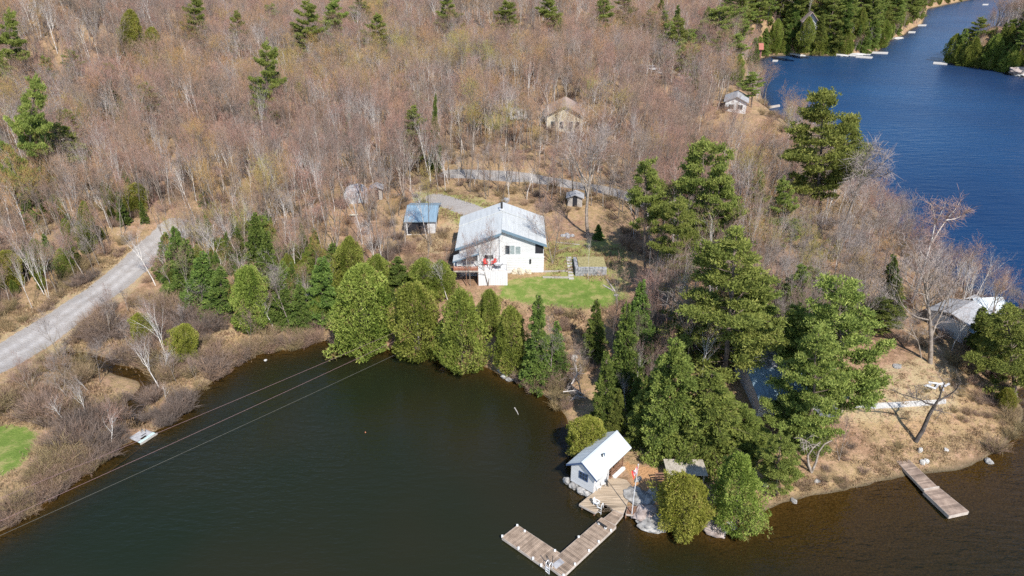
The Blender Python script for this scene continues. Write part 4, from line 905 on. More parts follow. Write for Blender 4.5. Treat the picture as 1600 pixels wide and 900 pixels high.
k = ~taken(a, b_, LAWNS, 1.3) & ~taken(a, b_, [gpoly([(192,668),(250,655),(262,690),(225,712),(190,700)])], 0) & (linedist(P_, ROAD) > 3.7) & ~(spots_clear(a, b_, .4)) & ~taken(a, b_, [gpoly([(885,705),(990,690),(1040,730),(1040,835),(885,800)])], 0) & (vnoise(a, b_, 3.2)+.35*vnoise(a, b_, 1.3) > np.where(s_ == .72, 0, np.where(b_ < 100, .66, .4))) & (bil(DG, a, b_) > -.2) & (linedist(P_, CH) > 1.2)
a, b_, s_ = a[k], b_[k], s_[k]; s_ = s_*(.38+.5*rng.random(len(a))+.5*vnoise(a, b_, 7))
print('brush', len(a))
mass('undergrowth', 'leafless grey-brown brush and saplings thick along the marsh, banks and woodland floor', 'brush', bm, a, b_, hgt(a, b_), s_, s_*1.15, .05, .12)
# ---- dry grass tufts
def grass_mesh(seed, n=26, h=.35, r=.45):
    rg = np.random.default_rng(seed); C_ = np.stack([rg.normal(size=n)*r, rg.normal(size=n)*r, np.zeros(n)], 1)
    V, F = tufts(C_, np.repeat([[0, 0, 1.]], n, 0), np.full(n, h), rg, K=3, wid=.07, cone=.45); return tri_mesh('grass_tuft', V, F, M_grass, np.repeat(rg.random(n), 6))
gm = [grass_mesh(950+i) for i in range(3)]
GX_, GY_ = [], []
for poly, sp in [([(1180,770),(1270,650),(1360,560),(1500,560),(1595,640),(1560,700),(1440,738),(1262,775)], .75), ([(-60,640),(150,505),(260,450),(400,515),(525,528),(400,560),(300,620),(200,700),(0,836),(-80,870),(-80,740)], .9),
   ([(620,265),(700,300),(760,318),(850,345),(700,360),(690,420),(640,380),(690,340)], .9), ([(-40,520),(120,430),(270,345),(300,350),(200,440),(60,540),(-40,600)], .9), ([(850,380),(985,390),(985,480),(860,436)], 1.1), ([(780,470),(990,470),(980,560),(880,560)], 1.0)]:
    a, b_ = region_pts(poly, sp, int(sp*77)+len(GX_)); GX_.append(a); GY_.append(b_)
a, b_ = region_pts([(1186,805),(1200,700),(1300,690),(1420,700),(1595,660),(1590,690),(1440,745),(1262,782)], .55, 4); k = bil(DG, a, b_) < 5; GX_.append(a[k]); GY_.append(b_[k])
a, b_ = np.concatenate(GX_), np.concatenate(GY_); P_ = np.stack([a, b_], 1)
k = ~taken(a, b_, LAWNS, .1) & (linedist(P_, ROAD) > 3.2) & (linedist(P_, DRIVE) > 2) & (bil(DG, a, b_) > .25) & (vnoise(a, b_, 2.5) > .3); a, b_ = a[k], b_[k]
s_ = (.6+.9*rng.random(len(a)))*np.where((a > 15) & (b_ < 80), .5, 1)
print('grass', len(a))
mass('dry_grass', 'tawny dry grass tufts on the point, the marsh and the road verges', 'grass', gm, a, b_, hgt(a, b_), s_, s_, .02, .1)
# ================================================================== building materials
M_white = smat('white_siding', (.53,.525,.52), .6, .10, 1.1, bump=.15, stretch=(.3,.3,6))
M_white2 = smat('white_paint', (.62,.62,.61), .5, .05, 2)
M_roof = smat('pale_metal_roof', (.44,.45,.445), .65, .10, .5, metal=0, stretch=(6,.4,1))
M_roofb = smat('blue_grey_metal_roof', (.22,.31,.38), .4, .16, .8, metal=.2, stretch=(6,.5,1))
M_roofw = smat('white_metal_roof', (.47,.50,.51), .6, .08, .8, metal=0)
M_fascia = smat('slate_blue_fascia', (.13,.19,.24), .6, .1, 2)
M_navy = smat('navy_trim', (.05,.08,.16), .6, .1, 2)
M_glass, _nt, _b = nodes('window_glass'); _b.inputs['Base Color'].default_value = (.03,.04,.05,1); _b.inputs['Roughness'].default_value = .08; _b.inputs['Specular IOR Level'].default_value = .8
M_dark = smat('dark_opening', (.02,.02,.025), .9, .2, 2)
M_red = smat('red_plastic', (.55,.05,.04), .5, .1, 3)
M_deck = smat('tan_decking', (.34,.26,.18), .8, .16, 1.2, c2=(.46,.36,.26), stretch=(.6,6,1), bump=.2, island=.22)
M_dock = smat('weathered_pinkish_decking', (.25,.18,.13), .85, .22, 1.4, c2=(.36,.27,.20), bump=.2, island=.32)
M_dock2 = smat('weathered_grey_brown_decking', (.23,.165,.13), .85, .2, 1.4, c2=(.33,.245,.19), bump=.2, island=.32)
M_edge = smat('dock_edge_wood', (.40,.34,.29), .85, .2, 2)
M_brownwood = smat('brown_stained_wood', (.20,.11,.07), .8, .2, 3)
M_cedarwood = smat('reddish_rail_wood', (.34,.13,.07), .8, .2, 3)
M_logs = smat('dark_log_wall', (.13,.085,.06), .8, .25, 3, stretch=(.4,.4,5))
M_greywood = smat('silvered_wood', (.34,.31,.28), .9, .2, 3, bump=.3, island=.25)
M_slat = smat('weathered_tan_slats', (.36,.31,.245), .9, .2, 3, c2=(.47,.42,.35))
M_rock = smat('pale_granite', (.15,.14,.13), .9, .28, 1.3, c2=(.42,.40,.375), bump=.8)
M_rockp = smat('pinkish_granite', (.20,.15,.13), .9, .25, 1.3, c2=(.46,.385,.35), bump=.8)
M_rocktan = smat('tan_stone', (.42,.36,.27), .9, .25, 2, c2=(.60,.54,.42), bump=.6)
M_stone = smat('grey_wall_stone', (.20,.20,.21), .9, .3, 2.5, c2=(.40,.40,.41), bump=.8)
M_conc = smat('pale_concrete', (.42,.40,.375), .9, .15, 2, bump=.2)
M_black = smat('black_metal', (.03,.03,.03), .5, .1, 3)
M_galv = smat('pale_metal_pole', (.72,.72,.73), .4, .05, 3, metal=.3)
M_wire = smat('pinkish_wire', (.22,.14,.14), .8, .1, 3, spec=.05)
M_wire2 = smat('grey_wire', (.12,.115,.10), .8, .1, 3, spec=.05)
M_cream = smat('cream_siding', (.56,.50,.38), .7, .1, 2)
M_greyroof = smat('grey_shingle_roof', (.30,.30,.31), .9, .2, 3)
M_tanroof = smat('tan_shingle_roof', (.36,.27,.23), .9, .2, 3)
M_redroof = smat('dull_red_roof', (.34,.13,.10), .8, .2, 3)
M_redbrown = smat('red_brown_siding', (.20,.08,.08), .8, .2, 3)
M_tarp = smat('pale_grey_sheeting', (.30,.29,.30), .7, .25, 1.2, c2=(.47,.46,.46), bump=.5)
M_rust = smat('sunken_wood', (.22,.15,.06), .9, .2, 3)
M_flagwhite = smat('white_cloth', (.75,.72,.74), .8, .05, 4)
M_teal = smat('pale_teal_paint', (.45,.58,.56), .6, .1, 3)
M_pale_pane = smat('painted_reflection_and_blind', (.22,.27,.27), .15, .15, 3, c2=(.34,.38,.38), spec=.7)  # pale reflection put into the pane colour; also serves as the white blind
# ------------------------------------------------------------------ builders
def gable_roof(parent, xl, xr, y0, y1, ze, zr, mat, t=.14, xc=None, name='roof', ribs=True, ribmat=None):
    """two slopes with the ridge along y; xl<xc<xr"""
    xc = (xl+xr)/2 if xc is None else xc; m = MB()
    for xe in (xl, xr):
        p = [(xe, y0, ze), (xc, y0, zr), (xc, y1, zr), (xe, y1, ze)]
        if xe > xc: p = p[::-1]
        m.slab(p[::-1], t)
    ro = m.build(name, mat, parent)
    if ribs:
        q = MB(); n = int((y1-y0)/.6)
        for i in range(n+1):
            yy = y0+.03+(y1-y0-.06)*i/n
            for xe in (xl, xr):
                q.slab([(xe, yy-.02, ze+.035), (xc, yy-.02, zr+.035), (xc, yy+.02, zr+.035), (xe, yy+.02, ze+.035)], .03)
        q.box(xc-.10, y0-.01, zr-.01, xc+.10, y1+.01, zr+.05)
        tag(q.build('roof_rib', ribmat or mat, ro), kind='stuff')
    return ro
def gable_body(parent, x0, x1, y0, y1, zb, ze, zr, mat, xc=None, name='wall'):
    xc = (x0+x1)/2 if xc is None else xc; m = MB(); V = []
    for yy in (y0, y1): V += [(x0, yy, zb), (x1, yy, zb), (x1, yy, ze), (xc, yy, zr), (x0, yy, ze)]
    m.poly(V, [(0,1,2,3,4), (9,8,7,6,5), (0,5,6,1), (1,6,7,2), (2,7,8,3), (3,8,9,4), (4,9,5,0)]); return m.build(name, mat, parent)
def window(parent, x0, x1, z0, z1, y, fmat=None, panes=1, t=.06, face='front', label=None, bars=0, pale_panes=()):
    """frame proud of a wall facing -y (front) or +x (right)"""
    def bx(m, a0, b0, c0, a1, b1, c1):
        if face == 'front': m.box(a0, y+b0, c0, a1, y+b1, c1)
        else: m.box(y-b1, a0, c0, y-b0, a1, c1)
    m = MB(); bx(m, x0-t, -.05, z0-t, x1+t, -.003, z0); bx(m, x0-t, -.05, z1, x1+t, -.003, z1+t)
    bx(m, x0-t, -.05, z0, x0, -.003, z1); bx(m, x1, -.05, z0, x1+t, -.003, z1)
    for i in range(1, panes): c = x0+(x1-x0)*i/panes; bx(m, c-.025, -.045, z0, c+.025, -.003, z1)
    if bars: bx(m, x0, -.042, (z0+z1)/2-.02, x1, -.004, (z0+z1)/2+.02)
    w_ = m.build('window', fmat or M_white2, parent)
    for i in range(panes):
        c0 = x0+(x1-x0)*i/panes+(.025 if i else 0); c1 = x0+(x1-x0)*(i+1)/panes-(.025 if i < panes-1 else 0)
        q = MB(); bx(q, c0, -.025, z0, c1, -.004, z1); q.build('pane', M_pale_pane if i in pale_panes else M_glass, w_)
    if label: w_['label'] = label
    return w_
def clip(poly, n, c):
    out = []
    for i in range(len(poly)):
        a, b_ = poly[i], poly[(i+1) % len(poly)]; da = a@n-c; db = b_@n-c
        if da <= 0: out.append(a)
        if (da < 0) != (db < 0) and abs(da-db) > 1e-9: out.append(a+(b_-a)*(da/(da-db)))
    return out
def boards(poly, ang, wd, gap, z, t, rg):
    """boards laid across a deck outline"""
    poly = [np.array(p[:2], float) for p in poly]; n = np.array([-math.sin(ang), math.cos(ang)]); cs = [p@n for p in poly]; m = MB()
    c = min(cs)
    while c < max(cs):
        q = clip(clip(poly, n, c+wd-gap), -n, -c)
        if len(q) > 2:
            ar = sum(q[i][0]*q[(i+1) % len(q)][1]-q[(i+1) % len(q)][0]*q[i][1] for i in range(len(q)))
            if abs(ar) > .005:
                if ar < 0: q = q[::-1]
                zz = z+rg.uniform(-.006, .006); m.slab([(p[0], p[1], zz) for p in q], t)
        c += wd
    return m
def deck(parent, poly, ang, z, mat, rg, wd=.17, name='decking', rim=.22, under=True):
    tag(boards(poly, ang, wd, .028, z, .04, rg).build(name, mat, parent), kind='stuff')
    m = MB(); P_ = [np.array(p[:2], float) for p in poly]
    for a, b_ in zip(P_, P_[1:]+P_[:1]):
        d = b_-a; L = np.hypot(*d); d /= L; nn = np.array([-d[1], d[0]])*.03
        m.slab([(a[0]-nn[0], a[1]-nn[1], z-.012), (b_[0]-nn[0], b_[1]-nn[1], z-.012), (b_[0]+nn[0], b_[1]+nn[1], z-.012), (a[0]+nn[0], a[1]+nn[1], z-.012)], rim)
    m.build('edge_beam', M_edge, parent)
def chair(pos, rz, mat, label, s=1.0, group=None):
    e = empty('garden_chair', pos, rz, label, 'chair', group); e.scale = (s, s, s)
    MB().slab([(-.27,-.28,.40), (.27,-.28,.40), (.25,.25,.30), (-.25,.25,.30)], .04).build('seat', mat, e)
    m = MB()
    for i in range(5): x0 = -.25+i*.102; m.slab([(x0,.25,.30), (x0+.09,.25,.30), (x0+.09,.50,1.0-.03*abs(i-2)), (x0,.50,1.0-.03*abs(i-2))], .03)
    m.build('backrest', mat, e)
    for sx in (-1, 1):
        MB().box(sx*.32-.06, -.32, .56, sx*.32+.06, .38, .59).build('armrest', mat, e)
        MB().box(sx*.30-.025, -.30, 0, sx*.30+.025, -.24, .56).build('leg', mat, e); MB().box(sx*.30-.025, .24, 0, sx*.30+.025, .30, .56).build('leg', mat, e)
    return e
import bmesh
def rock(px, py, sx, sy, sz, label, mat=None, seed=0, z=None, name='boulder', group=None, wpos=None, sink=.3, flat=False):
    bm_ = bmesh.new(); bmesh.ops.create_icosphere(bm_, subdivisions=4 if max(sx, sy) > .8 else 3, radius=1); rg = np.random.default_rng(seed+5)
    k = rg.normal(size=(9, 3)); ph = rg.random(9)*6.28; pl = [(v_/np.linalg.norm(v_), .62+.35*rg.random()) for v_ in rg.normal(size=(9, 3))]
    for v in bm_.verts:
        c = np.array(v.co)
        for n_, d_ in pl:
            e_ = c@n_-d_
            if e_ > 0: c = c-n_*e_*.85
        c = c*(1+sum(.035*math.sin(4*k[i]@c*1.6+ph[i]) for i in range(9)))
        v.co = (c[0]*sx, c[1]*sy, c[2]*sz)
    me = bpy.data.meshes.new(name); bm_.to_mesh(me); bm_.free(); me.materials.append(mat or M_rock)
    p = G(px, py) if wpos is None else wpos; o = link(name, me)
    o.location = (float(p[0]), float(p[1]), float(p[2])+sz*(.5-sink)); o.rotation_euler = (0, 0, rg.random()*6.28)
    return tag(o, label, 'rock', group)
rgd = np.random.default_rng(77)
# ================================================================== the white house
HX, HY, HZ = -1.5, 92.8, 6.0
H = empty('white_house', (HX, HY, HZ), 0, 'white house with a wide pale metal gable roof above the bright lawn', 'house')
def LZ(py, y): return float(Hat(HY+y, py)-HZ)
def LX(px, z, y): return float((px-800)/FPX*((HY+y)*CP+(CAM_H-HZ-z)*SP)-HX)
gable_body(H, -6.2, 6.2, 0, 10.2, -1.6, 4.0, 6.22, M_white)
# left half comes forward under its own slope
m = MB(); V = []
for yy in (-1.25, .05): V += [(-6.2, yy, -1.6), (-.32, yy, -1.6), (-.32, yy, 6.0), (-6.2, yy, 4.0-.12)]
m.poly(V, [(0,1,2,3), (7,6,5,4), (0,4,5,1), (1,5,6,2), (2,6,7,3), (3,7,4,0)]).build('wall', M_white, H)
m = MB()
m.slab([(-6.75, -1.75, 3.98), (-.03, -1.75, 6.44), (-.03, 10.7, 6.44), (-6.75, 10.7, 3.98)], .15)
m.slab([(.0, -.45, 6.45), (6.6, -.45, 4.04), (6.6, 10.7, 4.04), (.0, 10.7, 6.45)], .15)
ro = m.build('roof', M_roof, H)
q = MB()
for i in range(21):
    yy = -.4+11*i/20; q.slab([(0, yy-.02, 6.49), (6.6, yy-.02, 4.08), (6.6, yy+.02, 4.08), (0, yy+.02, 6.49)], .03)
for i in range(23):
    yy = -1.7+12.3*i/22; q.slab([(-6.75, yy-.02, 4.02), (0, yy-.02, 6.48), (0, yy+.02, 6.48), (-6.75, yy+.02, 4.02)], .03)
tag(q.build('roof_rib', M_roof, ro), kind='stuff')
m = MB(); m.slab([(-6.8, 6.9, 4.10), (0, 6.9, 6.62), (0, 10.8, 6.62), (-6.8, 10.8, 4.10)], .13); m.slab([(0.01, 6.9, 6.62), (6.65, 6.9, 4.16), (6.65, 10.8, 4.16), (0.01, 10.8, 6.62)], .13)
m.build('raised_rear_roof', M_roof, H)
MB().slab([(0, -.50, 6.50), (6.62, -.50, 4.07), (6.62, -.452, 4.07), (0, -.452, 6.50)], .42).build('fascia', M_fascia, H)
MB().slab([(-6.77, -1.80, 4.0), (-.03, -1.80, 6.46), (-.03, -1.752, 6.46), (-6.77, -1.752, 4.0)], .34).build('fascia', M_fascia, H)
m = MB().box(-.30, -1.50, -1.0, -.20, -1.40, 5.8); m.build('downpipe', M_white2, H)
ch = MB().tube([(-.1, 7.6, 6.5), (-.1, 7.6, 7.75)], .17, 10).build('chimney', M_black, H); MB().slab([(-.45, 7.2, 6.72), (.25, 7.2, 6.72), (.25, 8.0, 6.72), (-.45, 8.0, 6.72)], .08).build('flashing', M_galv, ch)
wn = window(H, .50, 1.88, LZ(397, 0), LZ(383.5, 0), 0, M_white2, 2, pale_panes=(1,)); window(H, 2.0, 2.75, LZ(397, 0), LZ(385, 0), 0, M_white2, 1, pale_panes=(0,))  # second pane carries a painted reflection, the single pane a blind
window(H, LX(757, 2.6, -1.25), LX(771, 2.6, -1.25), LZ(404.5, -1.25), LZ(398.5, -1.25), -1.25, M_white2, 2)
MB().box(4.95, -.06, LZ(395.5, 0), 6.12, -.004, LZ(379, 0)).build('dark_alcove', M_dark, H)
MB().box(-.28, -.32, -1.3, 6.24, -.002, 1.95).build('lower_wall', M_white2, H)
MB().box(-.32, -.40, 1.95, 6.28, -.002, 2.03).build('ledge', M_white2, H)
MB().box(4.1, -.45, 1.0, 4.35, -.325, 1.7).build('meter_box', M_black, H)
for i in range(7): MB().box(-.25, -.335, -.9+i*.4, 6.2, -.322, -.88+i*.4).build('board_joint', M_greyroof, H)
# porch: lower roof, glazed room, deck
yp = -4.0
pr = MB().slab([(-7.0, yp+.3, 2.85), (-3.2, yp+.3, 4.15), (-3.2, -1.76, 4.25), (-7.0, -1.76, 2.95)], .12).build('porch_roof', M_roof, H)
MB().slab([(-7.0, yp+.25, 2.86), (-3.2, yp+.25, 4.16), (-3.2, yp+.298, 4.16), (-7.0, yp+.298, 2.86)], .2).build('fascia', M_fascia, pr)
for x_ in (-6.8, -5.0, -3.3): MB().box(x_-.06, yp+.4, 1.6, x_+.06, yp+.52, 2.75+(x_+6.8)*.34).build('porch_post', M_white2, H)
window(H, -6.0, -3.55, 1.85, 3.15, -1.25, M_white2, 3)
Dk = empty('raised_deck', (HX, HY, HZ), 0, 'raised deck with white skirting and reddish rail on the front of the white house', 'deck')
deck(Dk, [(-6.9, yp), (.75, yp), (.75, -.35), (-.25, -.35), (-.25, -1.27), (-6.9, -1.27)], 0, 1.58, M_white2, rgd, .2, rim=.25)
sk_ = MB().box(-3.35, yp-.06, -1.4, .85, yp-.035, 1.5).build('skirting', M_white2, Dk)
for i in range(12): MB().box(-3.35+i*.35, yp-.075, -1.35, -3.33+i*.35, yp-.062, 1.45).build('skirting_batten', M_tarp, sk_)
MB().box(.82, yp-.035, -1.2, .85, -2.0, 1.5).build('skirting', M_white2, Dk)
for i in range(3): MB().box(-6.9, yp-.07, 1.62+i*.22, -3.4, yp-.03, 1.78+i*.22).build('rail_board', M_cedarwood, Dk)
for x_ in (-6.85, -5.1, -3.4): MB().box(x_-.05, yp-.02, -1.8, x_+.05, yp+.08, 2.35).build('post', M_brownwood, Dk)
for x_ in (-2.4, -1.4, -.4, .7): MB().box(x_-.02, yp+.02, 1.6, x_+.02, yp+.06, 2.5).build('post', M_black, Dk)
MB().box(-3.4, yp+.02, 2.5, .72, yp+.06, 2.54).build('top_rail', M_black, Dk)
g_rc = 'red chairs on the house deck'
chair((HX-2.35, HY-2.3, HZ+1.6), .25, M_red, 'red garden chair on the house deck, nearer the glazed porch', .95, g_rc)
chair((HX-1.15, HY-2.3, HZ+1.6), -.5, M_red, 'red garden chair on the house deck, nearer the bare corner of the house', .95, g_rc)
chair((HX-6.1, HY-3.0, HZ+1.6), .2, M_white2, 'white garden chair at the left end of the house deck under the porch roof', 1.1)
tb = empty('round_table', (HX-.5, HY-3.4, HZ+1.6), 0, 'round glass table with a dark rim on the house deck', 'table')
MB().tube([(0,0,.68), (0,0,.72)], .6, 18).build('tabletop', M_galv, tb)
ring = [(math.cos(a*math.pi/9)*.62, math.sin(a*math.pi/9)*.62, .70) for a in range(19)]; MB().tube(ring, .04, 5).build('rim', M_black, tb)
for a in range(4): MB().tube([(.45*math.cos(a*1.57+.8), .45*math.sin(a*1.57+.8), 0), (.4*math.cos(a*1.57+.8), .4*math.sin(a*1.57+.8), .68)], .025, 5).build('leg', M_black, tb)
for i, (px_, py_, a_, b_, c_) in enumerate([(803,425,.9,.6,.75),(813,426,.8,.6,.8),(823,424,1.0,.6,.8),(831,422,.7,.5,.7)]):
    rock(px_, py_, a_, b_, c_, ('tan boulder under the house wall beside the deck', 'tan boulder second from the deck under the house wall', 'large tan boulder under the middle of the house wall', 'tan boulder nearest the right corner of the house')[i], M_rocktan, i, group='tan boulders along the foot of the house')
# ================================================================== garage
gz = float(hgt(*U(660, 350, 7)[:2])); yf = U(0, 346.5, gz+2.3)[1]; yb = U(0, 317.5, gz+2.3)[1]; xl = U(631, 346.5, gz+2.3)[0]; xr_ = U(682, 346.5, gz+2.3)[0]
Gg = empty('garage', ((xl+xr_)/2, yf+.3, gz), 0, 'small garage with a blue-grey metal roof beside the driveway', 'garage'); hw_ = (xr_-xl)/2; dp = yb-yf-.6
def ridge_x(parent, x0, x1, y0, y1, ze, zr, mat, name='roof', t=.12, ribs=True):
    yc = (y0+y1)/2; m = MB(); m.slab([(x0,y0,ze),(x1,y0,ze),(x1,yc,zr),(x0,yc,zr)], t); m.slab([(x0,yc,zr),(x1,yc,zr),(x1,y1,ze),(x0,y1,ze)], t); r = m.build(name, mat, parent)
    if ribs:
        q = MB(); n = max(3, int((x1-x0)/.5))
        for i in range(n+1):
            x_ = x0+.03+(x1-x0-.06)*i/n; q.slab([(x_-.02,y0,ze+.03),(x_+.02,y0,ze+.03),(x_+.02,yc,zr+.03),(x_-.02,yc,zr+.03)], .025); q.slab([(x_-.02,yc,zr+.03),(x_+.02,yc,zr+.03),(x_+.02,y1,ze+.03),(x_-.02,y1,ze+.03)], .025)
        q.box(x0, yc-.1, zr-.01, x1, yc+.1, zr+.05); tag(q.build('roof_rib', mat, r), kind='stuff')
    return r
def body_x(parent, x0, x1, y0, y1, zb, ze, zr, mat, name='wall'):
    yc = (y0+y1)/2; V = []
    for x_ in (x0, x1): V += [(x_, y0, zb), (x_, y1, zb), (x_, y1, ze), (x_, yc, zr), (x_, y0, ze)]
    return MB().poly(V, [(4,3,2,1,0), (5,6,7,8,9), (0,1,6,5), (1,2,7,6), (2,3,8,7), (3,4,9,8), (4,0,5,9)]).build(name, mat, parent)
body_x(Gg, -hw_+.3, hw_-.3, 0, dp, -1, 2.25, 2.25+dp*.13-.12, M_white); ridge_x(Gg, -hw_, hw_, -.35, dp+.35, 2.35, 2.35+(dp/2+.35)*.26, M_roofb)
MB().box(-hw_+.5, -.05, 0, hw_-1.6, -.004, 2.0).build('dark_doorway', M_dark, Gg); MB().box(hw_-.297, dp*.35, .0, hw_-.26, dp*.6, 2.0).build('door', M_black, Gg)
for i, (px_, lb) in enumerate([(663.5, 'left of the two white tanks standing before the garage'), (672, 'right of the two white tanks standing before the garage')]):
    p = G(px_, 360); t_ = empty('fuel_tank', p, 0, lb, 'tank', 'white tanks by the garage')
    MB().tube([(0,0,.1), (0,0,.16), (0,0,1.1), (0,0,1.25), (0,0,1.32)], [.30,.34,.34,.24,.10], 14).build('tank_body', M_white2, t_); MB().tube([(0,0,1.3), (0,0,1.45)], .1, 8).build('valve_cap', M_galv, t_)
wp = empty('woodpile', G(648, 360), .05, 'reddish woodpile under the eave at the front of the garage', 'woodpile')
for j in range(4):
    for i in range(14-j): 
        x_ = -1.3+(i+j*.5)*.19; c_ = rgd.random(); MB().tube([(x_, -.25, .12+j*.17), (x_+.01, .25, .12+j*.17)], .085, 6).build('log', (M_cedarwood, M_brownwood, M_greywood)[int(c_*3)], wp)
p = G(557, 312); sh_ = empty('tarp_shelter', p, .1, 'rounded pale grey sheeting shelter half hidden by bare trees left of the garage', 'shelter')
V, F = [], []; na, nb = 12, 9
for j in range(nb):
    for i in range(na+1):
        a = math.pi*i/na; rr = 1+.05*math.sin(3*a+j); V.append((-2.2*math.cos(a)*rr, -1.6+3.4*j/(nb-1), 2.7*math.sin(a)**.8*rr-(.35*(j in (0, nb-1)))))
for j in range(nb-1):
    for i in range(na): F.append((j*(na+1)+i, j*(na+1)+i+1, (j+1)*(na+1)+i+1, (j+1)*(na+1)+i))
F.append(tuple(range(na, -1, -1))); F.append(tuple((nb-1)*(na+1)+i for i in range(na+1)))
MB().poly(V, F).build('sheeting', M_tarp, sh_); MB().box(.3, -1.72, 0, 1.1, -1.62, 1.7).build('door_flap', M_roofw, sh_)
def shed(name, px_, py_, w_, d_, h_, rz, wall, roof, label, cat='shed', zr=.5, win=None, door=True, z=None):
    p = G(px_, py_)
    if z is not None: p[2] = z
    e = empty(name, p, rz, label, cat)
    gable_body(e, -w_/2, w_/2, 0, d_, -1, h_, h_+zr-.06, wall); gable_roof(e, -w_/2-.3, w_/2+.3, -.35, d_+.35, h_+.02, h_+zr+.12, roof, .1, ribs=False)
    if door: MB().box(-.4, -.05, 0, .4, -.004, 1.95).build('door', M_dark, e)
    for (a, b_, c_, d2) in (win or []): window(e, a, b_, c_, d2, 0, M_white2, 1)
    return e
shed('garden_shed', 589, 312, 2.0, 2.0, 2.0, .1, M_greywood, M_greyroof, 'small grey shed just right of the rounded pale shelter')
shed('garden_shed', 898, 323, 2.6, 2.2, 1.7, -.1, M_greywood, M_greyroof, 'small grey shed with a dark opening behind the big leafless tree', door=True)
p = G(553, 338); o = MB().box(-.7, -.3, .25, .7, .3, .33).build('tabletop', M_cream); t_ = empty('garden_table', p, .1, 'small pale table top among the trees left of the garage', 'table'); o.parent = t_
for a in (-.6, .6): MB().box(a-.04, -.2, -.3, a+.04, .2, .25).build('leg', M_greywood, t_)
# ================================================================== yard: retaining wall, steps, timbers
Yw_ = 91.4; xw0 = 9.4; xw1 = 14.0; zg0 = float(hgt(11, 90.3))-.15
W_ = empty('retaining_wall', (xw0, Yw_, zg0), 0, 'grey stone retaining wall at the back of the bright lawn', 'wall')
for r_ in range(4):
    x_ = 0 if r_ % 2 else -.3
    while x_ < xw1-xw0-.1:
        L = rgd.uniform(.5, .95); x0 = max(0, x_); x1 = min(xw1-xw0, x_+L-.03)
        if x1-x0 > .12: MB().box(x0, rgd.uniform(-.05, .05), r_*.42, x1, .5, r_*.42+.39).build('stone', M_stone, W_)
        x_ += L
for r_ in range(4):
    for k in range(6-r_//2): MB().box(-.02-rgd.uniform(0, .05), .55+k*.7, r_*.42, .42, .55+k*.7+.66, r_*.42+.39).build('stone', M_stone, W_)
MB().box(.5, .52, -.5, xw1-xw0, 4.2, 1.62).build('turf_fill', smat('dry_turf', (.25,.22,.10), .95, .25, 3, c2=(.36,.31,.15), bump=.5), W_)
St = empty('garden_steps', (8.75, 90.6, float(hgt(8.75, 90.3))), 0, 'narrow flight of pale stone steps left of the retaining wall', 'steps')
for i in range(8):
    zz = float(hgt(8.75, 90.6+i*.75))-float(hgt(8.75, 90.3))+.1; MB().box(-.38, i*.75, zz-.25, .38, i*.75+.35, zz+.08).build('step', M_conc, St)
for (a, b_, lb) in (((848,434),(890,434.5),'long timber edging the lawn between house and steps'), ((850,425),(888,424),'upper timber edging the yard terrace behind the lawn')):
    p, q_ = G(*a), G(*b_); d_ = q_-p; L = float(np.hypot(d_[0], d_[1])); o = MB().box(0, -.1, -.15, L, .1, .2).build('edging_timber', M_greywood); o.location = tuple(map(float, p)); o.rotation_euler = (0, -math.atan2(d_[2], L), math.atan2(d_[1], d_[0])); tag(o, lb, 'timber')
for (a, b_, lb) in (((948,437),(961,456),'pale plank lying on the slope at the right end of the lawn'), ((942,446),(958,455),'shorter plank lying below the retaining wall end'), ((868,379),(906,383),'grey log lying across the top of the yard')):
    p, q_ = G(*a), G(*b_); d_ = q_-p; L = float(np.linalg.norm(d_)); o = MB().box(0, -.09, .03, L, .09, .12).build('loose_plank', M_greywood); o.location = tuple(map(float, p)); o.rotation_euler = (0, -math.asin(d_[2]/L), math.atan2(d_[1], d_[0])); tag(o, lb, 'plank')
rock(963, 462, .35, .3, .25, 'small white stone on the right end of the bright lawn', M_conc, 4)
for i, (px_, py_) in enumerate([(880,369),(886,367),(893,369),(887,371)]): rock(px_, py_, .5, .4, .3, 'dark stone in the low pile at the top of the yard', M_stone, 20+i, group='dark stones at the top of the yard')
rock(790, 315, .9, .7, .7, 'dark mossy boulder behind the house roof', M_stone, 33); rock(897, 560, .5,.4,.4, 'white stone on the brown bank above the bay', M_conc, 34)
# ================================================================== boathouse, its deck and docks
B = empty('boathouse', (7.07, 52.66, .9), R(-40.5), 'small white boathouse with a pale metal roof at the edge of the bay', 'boathouse')
gable_body(B, -1.4, 1.4, 0, 2.75, -.35, 1.85, 2.8, M_white); gable_body(B, -1.4, .9, 2.752, 5.7, -.35, 1.85, 2.8, M_logs, xc=0)
gable_roof(B, -1.85, 1.85, -.25, 6.2, 1.74, 2.98, M_roofw, .07)
m = MB()
for s_ in (-1, 1): m.slab([(s_*1.86, -.27, 1.76), (0, -.27, 3.01), (0, -.251, 3.01), (s_*1.86, -.251, 1.76)][::s_], .22)
m.build('fascia', M_navy, B)
window(B, -.35, .62, .75, 1.55, 0, M_navy, 3, bars=1); window(B, .35, .95, .8, 1.5, 1.4, M_white2, 1, face='right'); MB().box(1.404, 1.5, -.25, 1.45, 2.25, 1.6).build('door', M_white2, B)
window(B, 3.3, 4.3, .7, 1.4, .9, M_white2, 2, face='right')
MB().box(.9, 2.752, -.30, 1.6, 5.2, -.2).build('porch_floor', M_brownwood, B)
for yy in (3.0, 4.1, 5.1): MB().box(1.50, yy-.05, -.2, 1.60, yy+.05, 1.85).build('porch_post', M_brownwood, B)
for zz in (.1, .35, .6): MB().box(1.53, 3.05, zz, 1.57, 5.1, zz+.1).build('porch_rail', M_brownwood, B)
sv = empty('roof_vent', (0,0,0)); sv.name = 'roof_vent'; bpy.data.objects.remove(sv)
